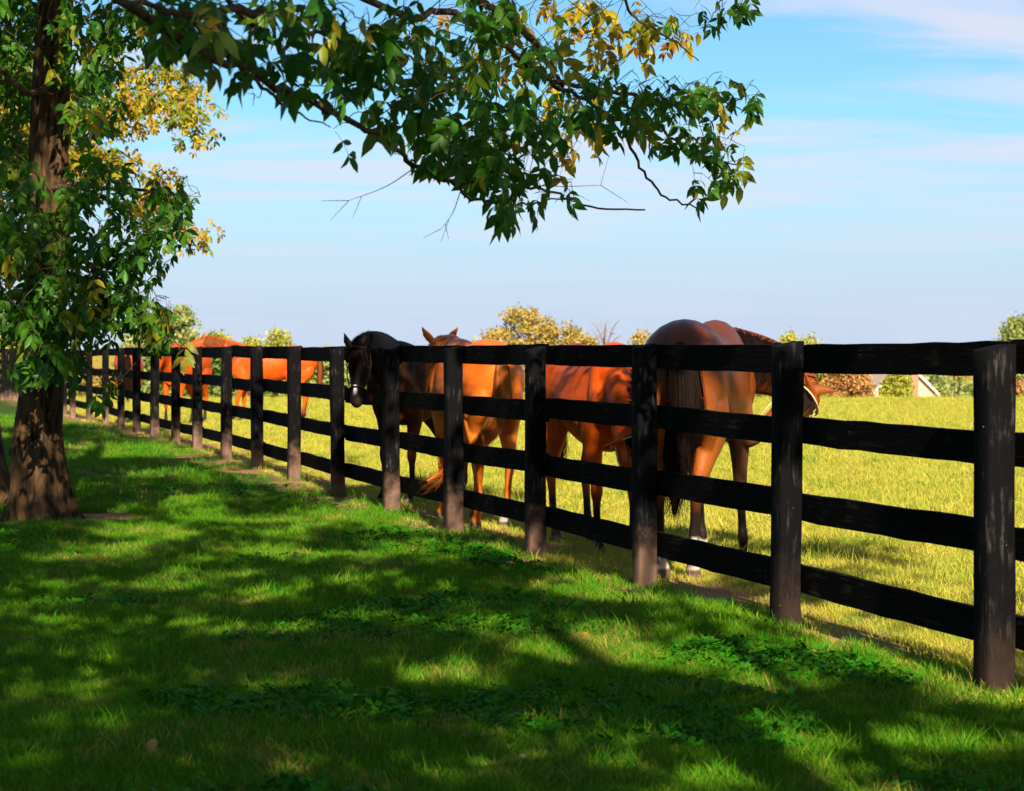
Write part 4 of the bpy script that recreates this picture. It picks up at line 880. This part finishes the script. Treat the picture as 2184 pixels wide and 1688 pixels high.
def far_tree(name, label, cat, u, hw, top, Y, m, n=2600, leaf=.2, blobs=None, q=None, bare=False, group=None, density=1.0):
    q = np.random.RandomState(int(u * 3 + top)); x = (u - 1092) / F * Y; g = float(gh(x, Y)); ztop = CAMZ - (top - HV) / F * Y; W_ = hw / F * Y; H_ = ztop - g
    e = empty(name, (x, Y, g), label=label, cat=cat, group=group)
    T = Tri(); tw = max(.05, H_ * .022)
    T.add(*tube(catmull([(x, Y, g - .3), (x + q.normal(0, .1), Y, g + H_ * .3), (x + q.normal(0, .15), Y, g + H_ * .62), (x, Y, g + H_ * .9)], 5), np.linspace(tw, tw * .2, 16), None, None, 8))
    tips = []
    nb = 16 if bare else 9
    for k in range(nb):
        a = q.uniform(0, 6.28); h0 = q.uniform(.2, .75) if cat != 'bush' else q.uniform(.02, .3); L = q.uniform(.5, .95)
        p0 = np.array((x, Y, g + H_ * h0)); p2 = np.array((x + W_ * L * math.cos(a), Y + W_ * L * math.sin(a), g + H_ * min(.97, h0 + q.uniform(.12, .35)))); p1 = (p0 + p2) / 2 + (0, 0, .06 * H_)
        P = catmull([p0, p1, p2], 5); T.add(*tube(P, np.linspace(tw * .45, tw * .08, len(P)), None, None, 6)); tips.append(P)
    mobj('trunk', T.mesh('trunk', [M_BARK if not bare else M_GREYT], attr=None), e)
    bl = blobs or [(0, .62, .95, .38), (-.5, .5, .5, .3), (.5, .48, .5, .3), (.1, .8, .6, .2), (-.35, .3, .6, .22), (.4, .28, .6, .2), (-.2, .85, .4, .14)]
    # clumps of small leaf faces on the branch-borne lobes
    P = []
    wts = np.array([b[2] * b[3] for b in bl]); wts /= wts.sum(); n = int(n * 2.2); leaf *= 1.15; nc = max(20, n // 22)
    for c in range(nc):
        b = bl[q.choice(len(bl), p=wts)]; dv = nrm(q.normal(0, 1, 3)) * q.uniform(.3, 1) ** .4
        cc = np.array((x + (b[0] + dv[0] * b[2]) * W_, Y + dv[1] * b[2] * W_, g + (b[1] + dv[2] * b[3]) * H_))
        P.append(cc + q.normal(0, 1, (22, 3)) * leaf * (1.5, 1.5, 1.0))
    P = np.concatenate(P); P[:, 2] = np.maximum(P[:, 2], g + .1)
    n_ = len(P); A = nrm(q.normal(0, 1, 3)); a1 = q.normal(0, 1, (n_, 3)); a1 /= np.linalg.norm(a1, axis=1)[:, None]; a2 = np.cross(a1, q.normal(0, 1, (n_, 3))); a2 /= np.linalg.norm(a2, axis=1)[:, None]
    s = leaf * q.uniform(.5, 1.1, n_)[:, None] * (.25 if bare else 1)
    V = np.stack([P - a1 * s, P + a2 * s * (.5 if not bare else .25), P + a1 * s * (1 if not bare else 3.5), P - a2 * s * .5], 1).reshape(-1, 3)
    tint = np.repeat(np.clip(np.repeat(q.uniform(0, 1, nc), 22) * .7 + q.uniform(0, .35, n_), 0, 1), 4)
    mobj('crown', np_mesh('crown', V, np.arange(n_ * 4).reshape(-1, 4), [m], {'tint': tint}), e, kind='stuff'); return e
GRP = 'trees beyond the rise of the pasture'
far_tree('autumn_tree', 'broad round olive and gold tree on the skyline between the pale chestnut and bay horses', 'tree', 1127, 122, 658, 185, M_OLIVE, 7500, .17, blobs=[(0, .76, .5, .22), (.55, .70, .42, .18), (-.55, .64, .42, .2), (.1, .45, .9, .28), (.82, .58, .25, .2), (-.1, .88, .38, .12), (-.85, .52, .22, .2)])
far_tree('bare_tree', 'thin bare grey tree just right of the round golden tree', 'tree', 1290, 52, 676, 190, M_GREYT, 2600, .22, bare=True, blobs=[(-.1, .82, .28, .15), (.2, .55, .9, .2), (-.4, .5, .7, .2), (.0, .35, 1.0, .25)])
far_tree('yellowing_bush', 'low gold bush at the foot of the bare grey tree', 'bush', 1255, 30, 718, 172, M_OLIVE, 1200, .16)
far_tree('small_tree', 'small gold tree left of the bay horse rump', 'tree', 1372, 34, 708, 180, M_OLIVE, 1600, .16)
far_tree('lime_tree', 'lime green tree top just right of the bay horse mane', 'tree', 1683, 26, 708, 200, M_YELG, 1500, .17)
far_tree('lime_shrub', 'flat topped lime green shrub left of the rails above the bay horse ear', 'bush', 1728, 34, 717, 205, M_YELG, 1500, .17)
far_tree('grey_green_tree', 'grey green tree rising above the top rail at the right edge', 'tree', 2172, 52, 676, 170, M_PALEG, 4000, .17)
far_tree('orange_tree', 'orange autumn tree left of the gabled house', 'tree', 1808, 50, 772, 165, M_ORAN, 3200, .16)
far_tree('yellow_tree', 'yellow green tree behind the bay horse ear', 'tree', 1752, 40, 765, 175, M_YELG, 1800, .16)
far_tree('garden_tree', 'round bright green tree in front of the gabled house', 'tree', 1912, 32, 796, 150, M_YELG, 2600, .13)
far_tree('gappy_tree', 'loose grey green tree right of the gabled house', 'tree', 2035, 52, 768, 190, M_PALEG, 800, .15)
far_tree('rust_bush', 'rust coloured bush seen past the last post on the right', 'bush', 2172, 36, 815, 130, M_ORAN, 1500, .12)
far_tree('olive_bush', 'olive bush between the last post and the gappy tree', 'bush', 2098, 30, 812, 150, M_DKG, 1300, .14)
far_tree('pale_tree', 'pale green feathery tree poking out behind the hanging leaves on the left', 'tree', 388, 34, 650, 120, M_PALEG, 2600, .13)
far_tree('left_tree', 'pale green tree hidden behind the hanging leaves of the thick trunk', 'tree', 310, 60, 668, 125, M_PALEG, 2600, .14)
for i, (u, hw, top, m, l) in enumerate([(465, 42, 706, M_YELG, 'yellow green bush behind the ears of the far side-on horse'), (533, 36, 722, M_YELG, 'low yellow green bush in the middle of the left skyline'), (592, 36, 703, M_YELG, 'tallest yellow green bush near the right end of the left skyline')]):
    far_tree('skyline_bush', l, 'bush', u, hw, top, 130 + i * 4, m, 2000, .14)
for i, (u, hw, top, Y, m, l) in enumerate([(456, 26, 742, 82, M_DKG, 'dark green bush between the two far chestnut horses'), (695, 36, 752, 84, M_PALEG, 'pale green bush right of the far horse tail'), (610, 60, 790, 88, M_PALEG, 'wide pale bush behind the legs of the far side-on horse'), (760, 50, 770, 90, M_PALEG, 'pale bush behind the head of the black horse'), (520, 40, 812, 80, M_DKG, 'small dark bush under the neck of the far side-on horse'),
                                           (300, 50, 800, 95, M_PALEG, 'pale dry bush behind the weathered far posts'), (215, 50, 790, 97, M_OLIVE, 'straw coloured bush right of the thick trunk'), (150, 46, 760, 100, M_OLIVE, 'straw coloured bush touching the right side of the thick trunk'), (12, 50, 705, 92, M_YELG, 'bright yellow green bush left of the thick trunk'),
                                           (880, 60, 772, 95, M_PALEG, 'pale bush behind the black horse back'), (1000, 70, 760, 100, M_OLIVE, 'gold bush behind the pale chestnut horse ears'), (1500, 70, 775, 110, M_OLIVE, 'gold bush behind the bay horse back'), (1640, 60, 790, 120, M_YELG, 'lime bush behind the bay horse neck'), (370, 40, 790, 90, M_DKG, 'dark bush behind the chestnut horse with the yellow leaf')]):
    far_tree('hedge_bush', l, 'bush', u, hw, top, Y, m, 1500, .11)
def wood(name, u0, u1, top, Y, m, n):          # far wood that closes the valley
    q = np.random.RandomState(31); V = []
    us = q.uniform(u0, u1, n); x = (us - 1092) / F * Y; hgt = (5.5 + 2.0 * np.sin(us * .013) + 1.2 * np.sin(us * .041 + 2)) * q.uniform(.05, 1, n) ** .6
    P = np.c_[x, Y + q.uniform(-6, 6, n), float(gz(Y)) + hgt]; a1 = q.normal(0, 1, (n, 3)); a1 /= np.linalg.norm(a1, axis=1)[:, None]; a2 = np.cross(a1, q.normal(0, 1, (n, 3))); a2 /= np.linalg.norm(a2, axis=1)[:, None]; s = q.uniform(.3, .8, n)[:, None]
    V = np.stack([P - a1 * s, P + a2 * s * .7, P + a1 * s, P - a2 * s * .7], 1).reshape(-1, 3)
    mobj(name, np_mesh(name, V, np.arange(n * 4).reshape(-1, 4), [m], {'tint': np.repeat(q.uniform(0, 1, n), 4)}), kind='stuff')
wood('far_woods', -700, 2900, 0, 330, M_PALEG, 22000)

# house beyond the rise
m_wall, t, b = mat('tan_render'); g = N(t, 'ShaderNodeNewGeometry').outputs['Position']; t.links.new(mixc(t, nz(t, g, 2, 4), (.50, .33, .22), (.58, .40, .27)), b.inputs['Base Color']); b.inputs['Roughness'].default_value = .9
m_roof, t, b = mat('grey_pink_shingle'); g = N(t, 'ShaderNodeNewGeometry').outputs['Position']; t.links.new(mixc(t, nz(t, N(t, 'ShaderNodeMapping', {'Vector': g, 'Scale': (1, 1, 6)}).outputs[0], 2, 4), (.40, .29, .25), (.52, .38, .33)), b.inputs['Base Color']); b.inputs['Roughness'].default_value = .9
m_trim = simple('white_trim', (.78, .76, .72), .6); m_brick = simple('brown_brick', (.34, .16, .10), .9); m_glass = simple('dark_window_glass', (.03, .04, .05), .1, .6)
HY = 220.; hx = (1930 - 1092) / F * HY; hg = float(gh(hx, HY)); za = CAMZ - (772 - HV) / F * HY
ho = empty('house', (hx, HY, hg), label='tan gabled house with white roof trim and brick chimney beyond the pasture rise', cat='house')
hwid, drop = 4.2, 4.2; ze = za - drop
V = [(hx - hwid, HY, hg), (hx + hwid, HY, hg), (hx + hwid, HY, ze), (hx, HY, za), (hx - hwid, HY, ze)]; V += [(x, y + 11, z) for x, y, z in V]
mobj('wall', np_mesh('wall', V, np.array([(0, 1, 2), (0, 2, 3), (0, 3, 4), (5, 7, 6), (5, 8, 7), (5, 9, 8), (0, 4, 9), (0, 9, 5), (1, 6, 7), (1, 7, 2)]), [m_wall]), ho)
for s in (-1, 1):
    def P_(k, y, up): return (hx + s * (hwid + .5) * k, y, za + .05 - (drop + .5) * k + up)
    V = [P_(0, HY - .4, 0), P_(1, HY - .4, 0), P_(1, HY + 11.4, 0), P_(0, HY + 11.4, 0), P_(0, HY - .4, .22), P_(1, HY - .4, .22), P_(1, HY + 11.4, .22), P_(0, HY + 11.4, .22)]
    T_ = [(0, 1, 2), (0, 2, 3), (4, 6, 5), (4, 7, 6), (0, 4, 5), (0, 5, 1), (1, 5, 6), (1, 6, 2), (2, 6, 7), (2, 7, 3)]
    r_ = mobj('roof', np_mesh('roof', V, np.array(T_), [m_roof]), ho)
    V = [P_(0, HY - .46, -.12), P_(1.02, HY - .46, -.12), P_(1.02, HY - .46, .12), P_(0, HY - .46, .12), P_(0, HY - .41, -.12), P_(1.02, HY - .41, -.12), P_(1.02, HY - .41, .12), P_(0, HY - .41, .12)]
    mobj('roof_trim', np_mesh('roof_trim', V, np.array([(0, 1, 2), (0, 2, 3), (4, 6, 5), (4, 7, 6), (0, 4, 5), (0, 5, 1), (3, 2, 6), (3, 6, 7), (1, 5, 6), (1, 6, 2)]), [m_trim]), ho)
cxh = (1951 - 1092) / F * (HY - .8); T = Tri(); T.add(*boxtri(cxh - .32, cxh + .32, HY - 1.0, HY - .5, hg, za + .6)); T.add(*boxtri(cxh - .4, cxh + .4, HY - 1.08, HY - .42, za + .6, za + .8)); mobj('chimney', T.mesh('chimney', [m_brick]), ho)
for k in (-1.9, 1.9):
    T = Tri(); T.add(*boxtri(hx + k - .55, hx + k + .55, HY - .06, HY + .02, hg + 1.0, hg + 2.5)); wf = mobj('window', T.mesh('window', [m_trim]), ho)
    T = Tri(); T.add(*boxtri(hx + k - .45, hx + k + .45, HY - .09, HY - .065, hg + 1.1, hg + 2.4)); pn = bpy.data.objects.new('pane', T.mesh('pane', [m_glass])); link(pn, wf)

# ------------------------------------------------------------------ fallen leaves on the lawn
M_DRY = leaf_mat('dry_leaf', [(0, (.26, .11, .03)), (.5, (.36, .19, .06)), (1, (.42, .28, .12))], trans=.15, spec=.08)
q = np.random.RandomState(3); FM = []
for i in range(4):
    Vl, Fl = leaflet(1, .5, q); Vl[:, 2] = np.abs(Vl[:, 1]) * .7 + .12 * np.sin(Vl[:, 0] * 3); FM.append(np_mesh('fallen_leaf', Vl, Fl, [M_DRY]))
for i, (u, v, l) in enumerate([(1672, 1500, 'pale curled leaf on the lawn nearest the last post on the right'), (1605, 1475, 'brown leaf lying beside the pale curled one'), (1150, 1270, 'tan leaf on the shaded lawn in front of the fence under the red chestnut horse'),
        (1258, 1365, 'pale leaf at the left tip of the sunlit patch in the middle lawn'), (1440, 1378, 'upper tan leaf inside the sunlit patch of lawn'), (1530, 1375, 'tan leaf at the right end of the sunlit lawn patch'), (1470, 1395, 'lower orange leaf inside the sunlit patch of lawn'),
        (890, 1545, 'orange leaf in deep shade left of the lawn centre'), (1128, 1630, 'tan leaf lying low on the shaded centre lawn'), (1330, 1682, 'brown leaf at the bottom edge of the lawn'), (325, 1640, 'rusty leaf in the clover at the lower left'), (1395, 1245, 'brown leaf at the foot of the post beside the bay horse'), (640, 1340, 'dark leaf on the lawn below the sunny spot at left'), (1740, 1405, 'tan leaf on bare soil beside the second post from the right')]):
    Y = (CAMZ - .03) * F / (v - HV); x = (u - 1092) / F * Y; o = bpy.data.objects.new('fallen_leaf', FM[i % 4]); COL.objects.link(o)
    o.location = (x, Y, float(gh(x, Y)) + .03 + .008 * (i % 3)); s = [.08, .06, .07, .06, .065][i % 5]; o.scale = (s, s, s * .7); o.rotation_euler = (q.normal(0, .25), q.normal(0, .2), q.uniform(0, 6.28))
    tag(o, l, 'leaf', 'fallen leaves on the lawn')
